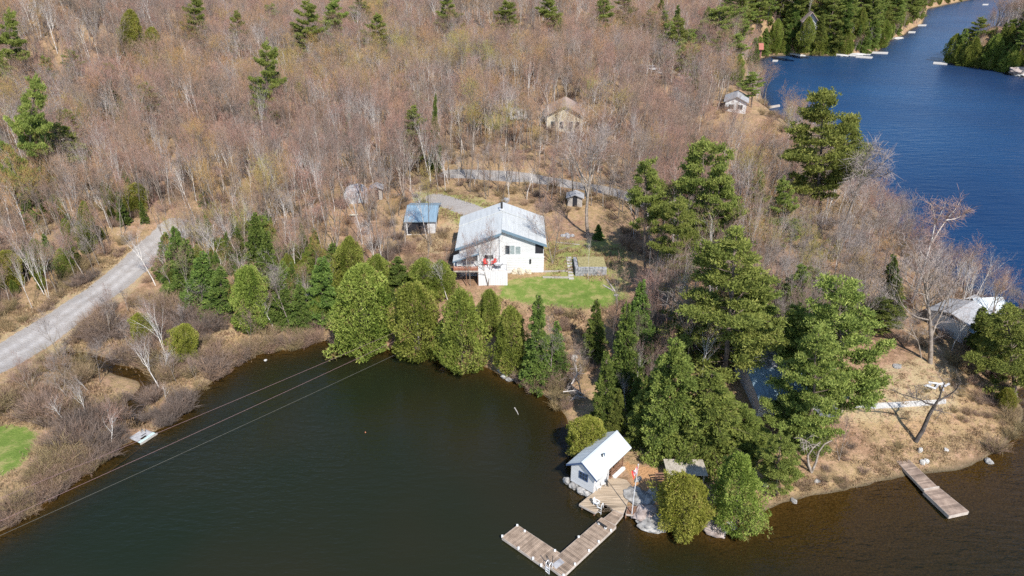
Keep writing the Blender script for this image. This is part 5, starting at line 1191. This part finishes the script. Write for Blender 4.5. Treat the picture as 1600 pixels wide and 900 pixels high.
MB().tube([(.95, 2.6, 2.2), (.95, 2.6, 2.95)], .11, 10).build('stovepipe', M_galv, B); MB().tube([(.72, 2.3, 2.4), (.72, 2.3, 2.85)], .08, 8).build('vent_pipe', M_black, B)
for i, (px_, py_, a_, b_, c_) in enumerate([(886,752,.55,.45,.45),(897,760,.6,.5,.4),(909,767,.55,.5,.4),(918,772,.6,.5,.4)]):
    rock(px_, py_, a_, b_, c_, ('white boulder in the water at the left corner of the boathouse', 'pale boulder under the boathouse window', 'pale boulder under the boathouse between window and deck', 'large pale boulder where the boathouse meets the deck')[i], M_rock, 40+i, wpos=U(px_, py_, .1), group='pale boulders carrying the boathouse')
Dp = [(6.59,50.22),(8.05,49.12),(9.01,50.40),(9.85,49.54),(10.72,49.0),(11.1,49.88),(12.15,52.6),(11.7,53.6),(10.2,54.1),(8.25,51.85),(7.7,51.35)]
D0 = empty('boathouse_deck', (0, 0, 0), 0, 'tan wooden deck with a square notch in front of the white boathouse', 'deck')
def moved(e, p):
    """shift the empty to p while its children stay where they were built"""
    e.location = p
    for c_ in e.children: c_.location = (-p[0], -p[1], -p[2])
deck(D0, Dp, R(4), .62, M_deck, rgd, .15); 
for (a, b_) in ((6.9,50.2),(8.0,49.4),(9.0,50.3),(10.6,49.2),(8.6,51.0)): MB().box(a-.07, b_-.07, -1.2, a+.07, b_+.07, .4).build('pile', M_brownwood, D0)
moved(D0, (9.0, 51.0, 0))
K0 = empty('floating_dock', (0, 0, 0), 0, 'L-shaped weathered floating dock reaching out from the boathouse deck', 'dock')
deck(K0, [(-.93,46.22),(.54,47.69),(4.36,44.34),(3.0,42.75)], math.atan2(1.47, 1.47), .46, M_dock, rgd, .15, rim=.3)
deck(K0, [(4.45,41.82),(9.85,47.52),(8.61,48.62),(3.14,43.05)], math.atan2(1.23, -1.31), .475, M_dock, rgd, .15, rim=.3)
for i, (a, b_) in enumerate([(-.9,46.3),(.5,47.6),(1.2,46.9),(.6,44.9),(1.9,43.75),(2.6,43.0),(3.9,44.6),(5.6,43.1),(7.0,44.6),(8.0,45.65),(9.3,47.0),(6.2,46.2),(4.5,41.9)]):
    MB().box(a-.09, b_-.09, .38, a+.09, b_+.09, .58).build('bumper', M_white2, K0)
moved(K0, (3.6, 43.4, 0))
K1 = empty('dock_ramp', (0, 0, 0), 0, 'short wooden ramp between the boathouse deck and the floating dock', 'ramp')
deck(K1, [(8.75,48.45),(9.78,47.72),(10.72,48.95),(9.87,49.5)], math.atan2(-.7, .98), .50, M_dock, rgd, .15, rim=.2); moved(K1, (9.7, 48.6, 0))
K2 = empty('small_dock', (0, 0, 0), 0, 'small reddish-brown dock platform beside the flagpole', 'dock')
q_ = [U(*p_, .5)[:2] for p_ in ((978,803),(1003,806),(1004,791),(981,791))]; deck(K2, q_, R(90), .52, M_brownwood, rgd, .16, rim=.2)
pc = U(990, 798, 0); 
for p_ in q_: MB().box(p_[0]-.06, p_[1]-.06, -.8, p_[0]+.06, p_[1]+.06, .35).build('pile', M_brownwood, K2)
moved(K2, tuple(map(float, pc)))
# flagpole and flag
fp = U(986.5, 809, .0); zt = float(Hat(fp[1], 727))
Fp = empty('flagpole', (fp[0], fp[1], 0), 0, 'tall white flagpole beside the boathouse deck with a drooping red and white flag', 'flagpole')
MB().tube([(0, 0, -.6), (.02, 0, zt*.5), (.12, 0, zt)], [.055, .045, .03], 8).build('pole', M_galv, Fp); MB().tube([(.12, 0, zt), (.12, 0, zt+.12)], .06, 8).build('finial', M_galv, Fp)
V, F, mi = [], [], []; nx_, nz_ = 12, 10
for j in range(nz_+1):
    for i in range(nx_+1):
        u1, v1 = i/nx_, j/nz_; V.append((.10-u1*.55*(1-.45*v1), .14*math.sin(u1*9+v1*2)*(.3+u1)-.1*u1, zt-.15-v1*.75-.65*u1**1.2))
for j in range(nz_):
    for i in range(nx_): F.append((j*(nx_+1)+i, j*(nx_+1)+i+1, (j+1)*(nx_+1)+i+1, (j+1)*(nx_+1)+i)); mi.append(0 if (i < 3 or i >= 9) else (0 if (5 <= i <= 6 and 3 <= j <= 6) else 1))
mi = [2 if (f_ // nx_ >= 8 and f_ % nx_ < 5) else a for f_, a in enumerate(mi)]
fl_ = tri_mesh('flag', V, F, [M_red, M_flagwhite, M_navy], midx=mi, smooth=True); link('flag', fl_, Fp)
# things on deck and docks
g_w = 'white chairs on the boathouse deck'
chair(tuple(map(float, U(933, 764, .62))), R(120), M_white2, 'white chair against the boathouse wall, nearer the water', .75, g_w); chair(tuple(map(float, U(941, 758, .62))), R(110), M_white2, 'white chair against the boathouse wall, nearer the door', .75, g_w)
chair(tuple(map(float, U(932, 789, .62))), R(50), M_white2, 'white chair alone at the notch of the boathouse deck', .75)
def ladder(p, rz, mat, label, hi=.9, lo=-1.1):
    e = empty('dock_ladder', p, rz, label, 'ladder')
    for s_ in (-.2, .2): MB().tube([(s_, .25, 0), (s_, .25, hi*.8), (s_, .1, hi), (s_, -.12, hi*.8), (s_, -.12, lo)], .035, 6).build('side_rail', mat, e)
    for k in range(5): MB().box(-.2, -.16, lo+.1+k*.28, .2, -.08, lo+.15+k*.28).build('rung', mat, e)
ladder(tuple(map(float, U(937.5, 794, .6))), R(-35), M_white2, 'white ladder at the notch of the boathouse deck', .7); ladder(tuple(map(float, U(857, 888, .45))), R(-45), M_galv, 'pale metal ladder at the outer corner of the floating dock', .8)
for (px_, lb, l_) in ((862.5, 'dark upright pole at the dock corner ladder', (.05, .1)), (859, 'dark leaning pole left of the upright one on the dock corner', (-.35, .2))):
    p = U(px_, 885, .45); o = MB().tube([(0,0,-.3), (l_[0], l_[1], 1.2)], .035, 6).build('mooring_pole', M_black); o.location = tuple(map(float, p)); tag(o, lb, 'pole')
p = U(872, 881, .47); o = MB().slab([(-.55,-.28,.06),(.5,-.3,.06),(.55,.28,.06),(-.5,.3,.06)], .05).build('floating_mat', M_tarp); o.location = tuple(map(float, p)); o.rotation_euler = (0, 0, R(42)); tag(o, 'translucent pale mat lying on the corner of the floating dock', 'mat')
p = U(941, 822.5, .47); e = empty('dock_bench', p, R(-45), 'low dark bench with white ends across the floating dock', 'bench'); MB().box(-.5, -.08, .22, .5, .08, .3).build('seat', M_black, e)
for a in (-.38, .38): MB().box(a-.09, -.1, 0, a+.09, .1, .22).build('leg', M_white2, e)
p = G(959, 748); q_ = G(976, 731); d_ = q_-p; L = float(np.hypot(d_[0], d_[1])); o = MB().slab([(0,-.22,.28),(L*.9,-.22,.28),(L,0,.28),(L*.9,.22,.28),(0,.22,.28),(-.1,0,.28)], .12).build('paddle_board', M_white2); o.location = (float(p[0]), float(p[1]), float(p[2])); o.rotation_euler = (0, 0, math.atan2(d_[1], d_[0])); tag(o, 'long white paddle board lying on the ground beside the boathouse', 'board')
# rocks of the boathouse point
for i, (px_, py_, a_, b_, c_, lb, mt) in enumerate([
 (993,776,1.3,1.2,.38,'flat pale rock outcrop between deck and flagpole path',M_rock),(1000,788,.7,.6,.35,'pale rock right of the small brown dock',M_rock),(997,750,.55,.3,.2,'pale flat slab in the needle-covered ground behind the flagpole',M_rock),
 (1019,776,.7,1.4,.35,'pale rock ledge left of the slatted steps',M_rock),(1010,803,1.5,1.1,.5,'pink and white rock sloping to the water right of the flagpole',M_rockp),(1021,820,1.5,1.0,.55,'rounded grey rock at the tip of the boathouse point',M_rock),
 (1036,808,.9,.7,.35,'pink rock at the foot of the round yellow cedar',M_rockp),(1106,815,.9,1.2,.4,'pink rock between the two waterside cedars',M_rockp),(1114,828,1.2,.8,.45,'white-streaked rock entering the water between the cedars',M_rockp),
 (1195,757,.5,.4,.3,'white stone on the bank right of the large waterside cedar',M_conc),(1437,706,.25,.25,.5,'upright white stone on the bank above the right-hand dock',M_conc),(1441,723,.35,.3,.3,'white stone left of a pair near the foot of the right-hand dock',M_conc),
 (1447,721,.3,.3,.3,'white stone right of a pair near the foot of the right-hand dock',M_conc),(1478,703,.35,.3,.15,'flat pale stone on the pinkish bank right of the dock',M_conc),(1402,572,.7,.5,.15,'flat grey stone slab in the dry grass clearing',M_rock),
 (788,588,.6,.5,.35,'pale boulder on the shore at the right end of the cedar row',M_rock),(796,594,.5,.4,.3,'smaller pale boulder next to the shore cedar row',M_rock),(782,580,.45,.4,.3,'pale boulder tucked under the last shore cedar',M_rock),
 (1240,783,.4,.3,.2,'pale stone at the edge of the brown shallows',M_rock),(1545,722,.5,.4,.3,'pale boulder at the right-hand waterline',M_rock),(895,560,.2,.9,.15,'white patch of rock high on the brown bank',M_conc),
 (1276,752,.4,.3,.2,'grey stone on the bank below the crooked twin tree',M_rock),(1592,112,4.0,2.5,1.6,'big pinkish boulder on the shore of the upper right point',M_rockp),(415,563,.25,.2,.15,'small white stone at the marsh waterline',M_conc)]):
    rock(px_, py_, a_, b_, c_, lb, mt, 60+i)
p = G(1136, 826); p[2] = .35; o = MB().box(-.75, -.45, -.25, .75, .45, 0).build('landing_slab', M_conc); o.location = tuple(map(float, p)); o.rotation_euler = (0, 0, R(25)); tag(o, 'pale rectangular landing slab at the waterline between the cedars', 'slab')
# pergola and its steps
q0, q1 = G(1043, 757), G(1100, 757); zc = 1.25; c0 = U(1041, 738, q0[2]+zc); 
Pg = empty('pergola', (float(q0[0]), float(q0[1]), float(q0[2])), math.atan2(q1[1]-q0[1], q1[0]-q0[0]), 'weathered slatted pergola roof behind the round yellow-green cedar', 'pergola'); wP = float(np.hypot(*(q1-q0)[:2])); dP = 1.9
for a in (.1, wP-.1):
    for b_ in (.1, dP-.1): MB().box(a-.07, b_-.07, -.8, a+.07, b_+.07, zc).build('post', M_greywood, Pg)
for b_ in (.1, dP-.1): MB().box(-.2, b_-.05, zc, wP+.2, b_+.05, zc+.15).build('beam', M_greywood, Pg)
for i in range(22): x_ = -.1+(wP+.2)*i/21; MB().box(x_-.088, -.25, zc+.152, x_+.088, dP+.25, zc+.21).build('slat', M_slat, Pg)
p = G(1030, 772); Sp = empty('wooden_steps', p, math.atan2(q1[1]-q0[1], q1[0]-q0[0])+.1, 'dark slatted wooden steps climbing to the pergola', 'steps')
for i in range(8): MB().box(-.1, i*.22, i*.17, 1.1, i*.22+.16, i*.17+.05).build('tread', M_brownwood, Sp)
for a in (-.12, 1.08): MB().slab([(a, -.1, .05), (a+.05, -.1, .05), (a+.05, 1.7, 1.35), (a, 1.7, 1.35)], .15).build('stringer', M_brownwood, Sp)
p = G(1016, 808); o = MB().box(0, -.05, .25, 1.5, .05, .33).build('mooring_beam', M_black); o.location = tuple(map(float, p)); o.rotation_euler = (0, .15, R(-48)); tag(o, 'dark beam lying down the rocks of the boathouse point', 'beam')
# right-hand dock
K3 = empty('wooden_dock', (0, 0, 0), 0, 'straight pinkish wooden dock in two sections off the right-hand bank', 'dock')
a_, b_, c_, d_, e_, f_ = [np.array(v) for v in ((41.2,55.94),(42.6,56.2),(41.59,52.2),(43.2,52.55),(42.2,48.9),(44.4,49.45))]
a_ = np.array((40.95, 56.6)); b_ = np.array((42.35, 56.9)); an = math.atan2(d_[1]-c_[1], d_[0]-c_[0])
deck(K3, [a_, c_, d_, b_], an, .50, M_dock2, rgd, .17, rim=.3); deck(K3, [c_+(-.1,-.03), e_, f_, d_+(.15,.02)], an, .44, M_dock2, rgd, .17, rim=.38)
MB().slab([(41.5,52.22,.56),(43.3,52.62,.56),(43.27,52.78,.56),(41.47,52.38,.56)], .06).build('joint_board', M_edge, K3)
for (a, b2) in ((41.7,52.0),(43.1,52.4),(42.5,49.3),(44.0,49.7)): MB().box(a-.07, b2-.07, -1.0, a+.07, b2+.07, .3).build('pile', M_brownwood, K3)
moved(K3, (42.2, 53.0, 0))
# concrete walk
m = MB(); up = [(1335,632),(1360,631),(1390,630),(1420,628),(1450,626.5),(1478,625)]; dn = [(1478,631),(1450,634),(1420,636),(1390,638),(1368,639),(1335,637)]
for i in range(5):
    A_, B_, C2, D2 = G(*up[i]), G(*up[i+1]), G(*dn[4-i]), G(*dn[5-i]); m2 = MB().slab([tuple(A_+(0,0,.12)), tuple(D2+(0,0,.12)), tuple(C2+(0,0,.12)), tuple(B_+(0,0,.12))], .4)
    if i == 0: Wk = empty('concrete_walk', (0,0,0), 0, 'straight pale concrete walk crossing the dry grass of the point', 'walkway')
    m2.build('walk_slab', M_conc, Wk)
moved(Wk, tuple(map(float, G(1400, 634))))
for i, (px_, py_, rz) in enumerate([(1449,603,.3),(1458,600,-.4),(1463,605,.8),(1468,602,.1),(1470,609,1.2),(1455,608,-.9),(1476,604,.5)]):
    p = G(px_, py_); o = MB().box(-.5, -.12, .05+i*.05, .5, .12, .15+i*.05).build('scrap_board', M_white2 if i % 2 else M_tarp); o.location = tuple(map(float, p)); o.rotation_euler = (.08*i, -.1, rz); tag(o, 'pale scrap board in the heap beyond the concrete walk', 'board', 'pale boards heaped beyond the concrete walk')
# floats and driftwood in the bay
Ft = empty('broken_float', tuple(map(float, U(221, 681, .25))), 0, 'broken pale wooden float with missing boards at the marsh edge', 'float')
o_ = U(221, 681, .25); A_, B_, C_, D2 = [U(*q, .3)-o_ for q in ((201,684),(224,669.5),(242.5,676.5),(218.5,692))]; nb = 11
for i in range(nb):
    t0, t1 = i/nb, (i+.86)/nb
    if i in (2, 3): rng_ = [(0, .25), (.62, 1)]
    elif i in (5,): rng_ = [(0, .45), (.8, 1)]
    else: rng_ = [(0, 1)]
    for s0, s1 in rng_:
        f = lambda s_, t_: tuple((D2+(A_-D2)*t_)*(1-s_)+(C_+(B_-C_)*t_)*s_)
        MB().slab([f(s0, t0), f(s1, t0), f(s1, t1), f(s0, t1)], .06).build('board', M_teal if i < 2 else M_tarp, Ft)
for t_ in (.03, .93): 
    a, b2 = (A_+(B_-A_)*.02, B_) if t_ > .5 else (D2, C_); MB().slab([tuple(a+(0,.0,-.05)), tuple(b2+(0,0,-.05)), tuple(b2+(.15,.15,-.05)), tuple(a+(.15,.15,-.05))], .3).build('pontoon', M_greywood, Ft)
for (a, b_, z_, r_, mt, lb) in (((172,735),(233,689),-.10,.10,M_rust,'long sunken log beside the broken float'),((278,687),(312,699),-.10,.11,M_rust,'short sunken log out from the marsh under the wires'),((804,637),(811,651),.03,.07,M_greywood,'pale log floating in the open bay')):
    p, q_ = U(*a, z_), U(*b_, z_-(.35 if z_ < 0 else .1)); c_ = (p+q_)/2; o = MB().tube([tuple(p-c_), tuple((p+q_)/2-c_+(.05,0,.02)), tuple(q_-c_)], [r_, r_*.9, r_*.6], 8).build('driftwood_log', mt); o.location = tuple(map(float, c_)); tag(o, lb, 'log')
o = MB().tube([(0,0,-.1), (0,0,.05), (0,0,.15)], [.05,.08,.03], 10).build('marker_buoy', M_cedarwood); o.location = tuple(map(float, U(571, 676, 0))); tag(o, 'tiny red buoy floating in the middle of the bay', 'buoy')
# ================================================================== hidden cottage and neighbours
p = G(1182, 652); Ct = empty('cottage', p, R(6), 'white cottage with a blue-grey roof hidden under the pines of the point', 'cottage'); wd_ = 9.5
body_x(Ct, 0, wd_, 0, 7, -1, 2.7, 4.0, M_white); ridge_x(Ct, -.4, wd_+.4, -.5, 7.5, 2.65, 4.3, M_roofb)
for a in (1.0, 3.6, 6.6): window(Ct, a, a+1.2, 1.0, 2.1, 0, M_white2, 2)
MB().box(5.3, -.05, 0, 6.2, -.004, 2.0).build('door', M_dark, Ct); MB().box(2.2, 3.2, 3.9, 2.8, 3.8, 5.0).build('chimney', M_stone, Ct)
p = G(1166, 606); C3 = empty('guest_cabin', p, R(-8), 'white-walled cabin behind the hidden cottage, seen between two hemlocks', 'cabin'); gable_body(C3, 0, 5, 0, 4, -1, 2.3, 3.3, M_white); gable_roof(C3, -.3, 5.3, -.4, 4.4, 2.25, 3.55, M_greyroof, .1, ribs=False); window(C3, 1.2, 2.4, .9, 1.9, 0, M_white2, 2)
for i, a in enumerate((1231, 1239, 1246)): chair(G(a, 656), .2*i, M_white2, ('white chair left of three in front of the hidden cottage', 'white chair in the middle of three in front of the hidden cottage', 'white chair right of three in front of the hidden cottage')[i], 1, 'white chairs before the hidden cottage')
shed('outhouse', 1306, 641, 1.5, 1.5, 2.0, R(-25), M_rocktan, M_roofb, 'tiny tan outhouse with a blue roof at the left end of the concrete walk', zr=.4)
# lakeside boathouses at the right
e = empty('lake_boathouse', (60.4, 80.6, 2.0), R(33), 'wide grey-roofed boathouse behind the spreading leafless tree', 'boathouse')
m = MB().box(-2.6, -2.4, -1.8, 2.6, 2.6, 3.2); m.build('wall', M_white, e); ridge_x(e, -3.0, 3.0, -2.9, 3.1, 3.2, 4.1, M_greyroof, ribs=False); MB().box(-3.0, -2.98, 3.0, 3.0, -2.92, 3.2).build('fascia', M_white2, e)
MB().slab([(-2.9,-4.2,2.2),(.4,-4.2,2.2),(.4,-2.5,2.7),(-2.9,-2.5,2.7)], .08).build('awning', M_roofb, e); MB().box(-1.8, -2.46, -.5, -.6, -2.404, 1.8).build('door', M_dark, e)
e = empty('lake_boathouse', (67.2, 85.6, .6), R(6), 'white-roofed boathouse standing at the blue lake edge', 'boathouse'); gable_body(e, -1.9, 1.9, -2.3, 2.3, -1, 2.6, 3.6, M_white); ridge_x(e, -2.3, 2.3, -2.6, 2.6, 2.6, 4.3, M_roofw, ribs=False)
MB().box(1.905, -1.2, -.5, 1.95, 1.2, 2.2).build('boat_door', M_dark, e)
# far buildings
p = G(1148, 176); e = empty('lakeside_cottage', p, R(-18), 'white cottage with a grey roof at the far bend of the lake shore', 'cottage'); e.scale = (.88, .88, .88); gable_body(e, -3, 3, 0, 9, -1, 3.2, 4.5, M_white2); gable_roof(e, -3.5, 3.5, -.6, 9.5, 3.1, 4.75, M_greyroof, .15, ribs=False)
window(e, -1.9, -.6, 1.0, 2.3, 0, M_white2, 2); window(e, .6, 1.9, 1.0, 2.3, 0, M_white2, 2)
p = G(882, 206); e = empty('cream_house', p, R(-4), 'cream house with a tan roof showing through the leafless woods behind the yard', 'house'); gable_body(e, -4.2, 4.2, 0, 9, -1.5, 4.0, 5.9, M_cream); gable_roof(e, -4.8, 4.8, -.8, 9.5, 3.8, 6.2, M_tanroof, .2, ribs=False)
for a in (-3.2, -1.2, .9, 2.4): window(e, a, a+.9, .8, 2.4, 0, M_white2, 1)
p = G(810, 190); e = empty('white_trailer', p, R(5), 'small white trailer behind the leafless trees left of the cream house', 'trailer'); MB().box(-2.2, 0, .4, 2.2, 2.2, 2.9).build('body', M_white2, e); window(e, -1.5, -.5, 1.4, 2.2, 0, M_white2, 1)
for a in (-.6, .6): MB().tube([(a, -.05, .35), (a, .2, .35)], .35, 12).build('wheel', M_black, e)
p = G(1178, 87); e = empty('red_boathouse', p, R(-12), 'dark red boathouse with a dull red roof at the far corner of the lake', 'boathouse'); gable_body(e, -3.2, 3.2, 0, 6, -1, 3.0, 4.3, M_redbrown); ridge_x(e, -3.8, 3.8, -.8, 6.6, 2.9, 5.2, M_redroof, ribs=False); MB().box(-2.6, -.06, 1.0, 2.6, -.004, 2.2).build('dark_opening', M_dark, e)
p = G(1105, 55); e = empty('far_house', p, R(10), 'white house with a red roof peeping out beside the big round far pine', 'house'); gable_body(e, -2.5, 2.5, 0, 6, -1, 8.0, 9.8, M_white2); gable_roof(e, -3.2, 3.2, -.6, 6.5, 7.8, 10.4, M_redroof, .2, ribs=False); window(e, -1, 1, 5.6, 7.2, 0, M_white2, 2)
p = G(1262, 60); e = empty('far_house', p, R(-15), 'pale gabled house among the evergreens above the far lake shore', 'house'); gable_body(e, -3.2, 3.2, 0, 7, -1, 7.5, 11.0, M_tarp); gable_roof(e, -3.9, 3.9, -.9, 7.6, 7.1, 11.5, M_tanroof, .3, ribs=False)
window(e, -1.8, -.5, 3.5, 5.2, 0, M_white2, 1); window(e, .5, 1.8, 3.5, 5.2, 0, M_white2, 1); window(e, -.7, .7, 7.2, 8.8, 0, M_white2, 2)
shed('garden_shed', 1078, 116, 4, 3, 2.6, .2, M_tarp, M_greyroof, 'pale grey shed at the right end of the far clearing')
def car(px_, py_, rz, mat, label):
    p = G(px_, py_); e = empty('parked_car', p, rz, label, 'car'); pr_ = [(-2.2,.35),(-2.25,.8),(-1.9,.95),(-1.0,1.0),(1.1,1.0),(2.0,.9),(2.2,.7),(2.2,.35)]
    V = [(x_, s_*.85, z_) for s_ in (-1, 1) for x_, z_ in pr_]; n = len(pr_); MB().poly(V, [tuple(range(n)), tuple(range(2*n-1, n-1, -1))]+[(i, i+n, (i+1) % n+n, (i+1) % n) for i in range(n)]).build('body', mat, e)
    V = [(-1.7,-.78,.98),(1.0,-.78,.98),(.4,-.62,1.45),(-1.4,-.62,1.45),(-1.7,.78,.98),(1.0,.78,.98),(.4,.62,1.45),(-1.4,.62,1.45)]
    MB().poly(V, [(0,1,2,3),(7,6,5,4),(0,4,5,1),(1,5,6,2),(3,7,4,0)]).build('windows', M_glass, e); MB().box(-1.4, -.62, 1.452, .4, .62, 1.50).build('roof', mat, e)
    for a in (-1.4, 1.35):
        for b_ in (-.88, .70): MB().tube([(a, b_, .34), (a, b_+.18, .34)], .34, 12).build('wheel', M_black, e)
car(1020, 110, .1, smat('silver_car_paint', (.45,.47,.5), .3, .05), 'silver car parked on the road by the far clearing')
def far_dock(pts, label, name='far_dock', cat='dock', mat=None, z=.35):
    A_ = [U(*q, z) for q in pts]; c_ = sum(A_)/len(A_); e = empty(name, (float(c_[0]), float(c_[1]), 0), 0, label, cat)
    MB().slab([(float(a[0]-c_[0]), float(a[1]-c_[1]), z) for a in A_], .4).build('decking', mat or M_edge, e)
far_dock([(1202,168),(1203,165.6),(1218,163),(1219,165)], 'short grey dock in front of the white lakeside cottage')
far_dock([(1207,95),(1208,93.3),(1216,93.5),(1215,95.2)], 'tiny pale swim raft off the red boathouse', 'swim_raft', 'raft', M_conc)
far_dock([(1337,89),(1340,86.7),(1364,88.5),(1362,90.6)], 'pale float lying off the far evergreen shore', mat=M_conc); far_dock([(1348,85),(1350,83.2),(1362,82.5),(1360,85)], 'pale dock section touching the far evergreen shore', mat=M_conc)
far_dock([(1362,82.6),(1364,80.5),(1388,81.2),(1387,83.6)], 'long pale dock reaching right from the far evergreen shore', mat=M_conc); far_dock([(1434,40),(1435,38.2),(1448,38.2),(1447,40)], 'small pale dock far up the lake channel', mat=M_conc)
far_dock([(1419,50.8),(1420,48.6),(1431,49),(1430,50.8)], 'pale landing where the far shore bends', mat=M_conc); far_dock([(1458,99),(1459,96.4),(1481,98),(1480,100.4)], 'pale dock at the tip of the upper right wooded point', mat=M_conc)
far_dock([(1535,7.6),(1536,6),(1545,6),(1544,7.6)], 'white raft far off in the lake channel', 'swim_raft', 'raft', M_conc)
for i, (a, b_) in enumerate([(1242,86),(1308,86.5),(1336,86),(1402,60.5),(1588,115)]): rock(a, b_, 5, 2, .9, ('pale sand and rock patch under the far cedars', 'white rock patch on the far shore below the pale house', 'pale rock patch beside the far docks', 'pale rock shelf on the far point before the channel', 'white rock at the foot of the big pinkish boulder')[i], M_conc, 90+i, sink=.45)
# ================================================================== utility poles and the three wires over the bay
def upole(p, h, label, arm=False):
    e = empty('utility_pole', p, 0, label, 'pole'); MB().tube([(0,0,-1), (0,0,h)], [.14, .10], 10).build('shaft', M_greywood, e)
    if arm:
        MB().box(-.9, -.06, h-.5, .9, .06, h-.38).build('crossarm', M_greywood, e)
        for a in (-.8, 0, .8): MB().tube([(a, 0, h-.38), (a, 0, h-.2)], .05, 8).build('insulator', M_galv, e)
    return e
pc = G(655, 545); za, zb_, zc_ = [float(Hat(pc[1], v)) for v in (504, 516, 537)]
upole(pc, za-pc[2]+.15, 'utility pole among the shore cedars where the bay wires end')
qa = U(-170, 848, za); qb = U(-170, 890, zb_); qc = U(-170, 913, zc_)
upole((qa[0], qa[1], max(.1, float(hgt(qa[0], qa[1])))), za, 'utility pole beyond the left lawn carrying the uppermost bay wire')
upole((float(qb[0]), float(qb[1]), -.5), float(zb_)+.7, 'utility pole in the near water corner carrying the middle bay wire')
upole((float(qc[0]), float(qc[1]), -.5), float(zc_)+.7, 'utility pole in the near water corner carrying the lowest bay wire')
for qe, z1_, mt, lb in ((qa, za, M_wire, 'uppermost pinkish wire slung over the bay'), (qb, zb_, M_wire, 'middle pinkish wire slung over the bay'), (qc, zc_, M_wire2, 'lowest grey wire slung over the bay')):
    n = 24; P_ = [((pc[0]-qe[0])*i/n, (pc[1]-qe[1])*i/n, -.2*4*(i/n)*(1-i/n)) for i in range(n+1)]
    o = MB().tube(P_, .015, 5).build('overhead_wire', mt); o.location = (float(qe[0]), float(qe[1]), float(z1_)); tag(o, lb, 'wire')
for a, b_, t_, lb in ((1035,116,89,'wooden utility pole by the car in the far clearing'), (1101,146,116,'pale utility pole right of the far clearing')):
    p = G(a, b_); upole(p, float(Hat(p[1], t_)-p[2]), lb)
print('objects', len(bpy.data.objects))
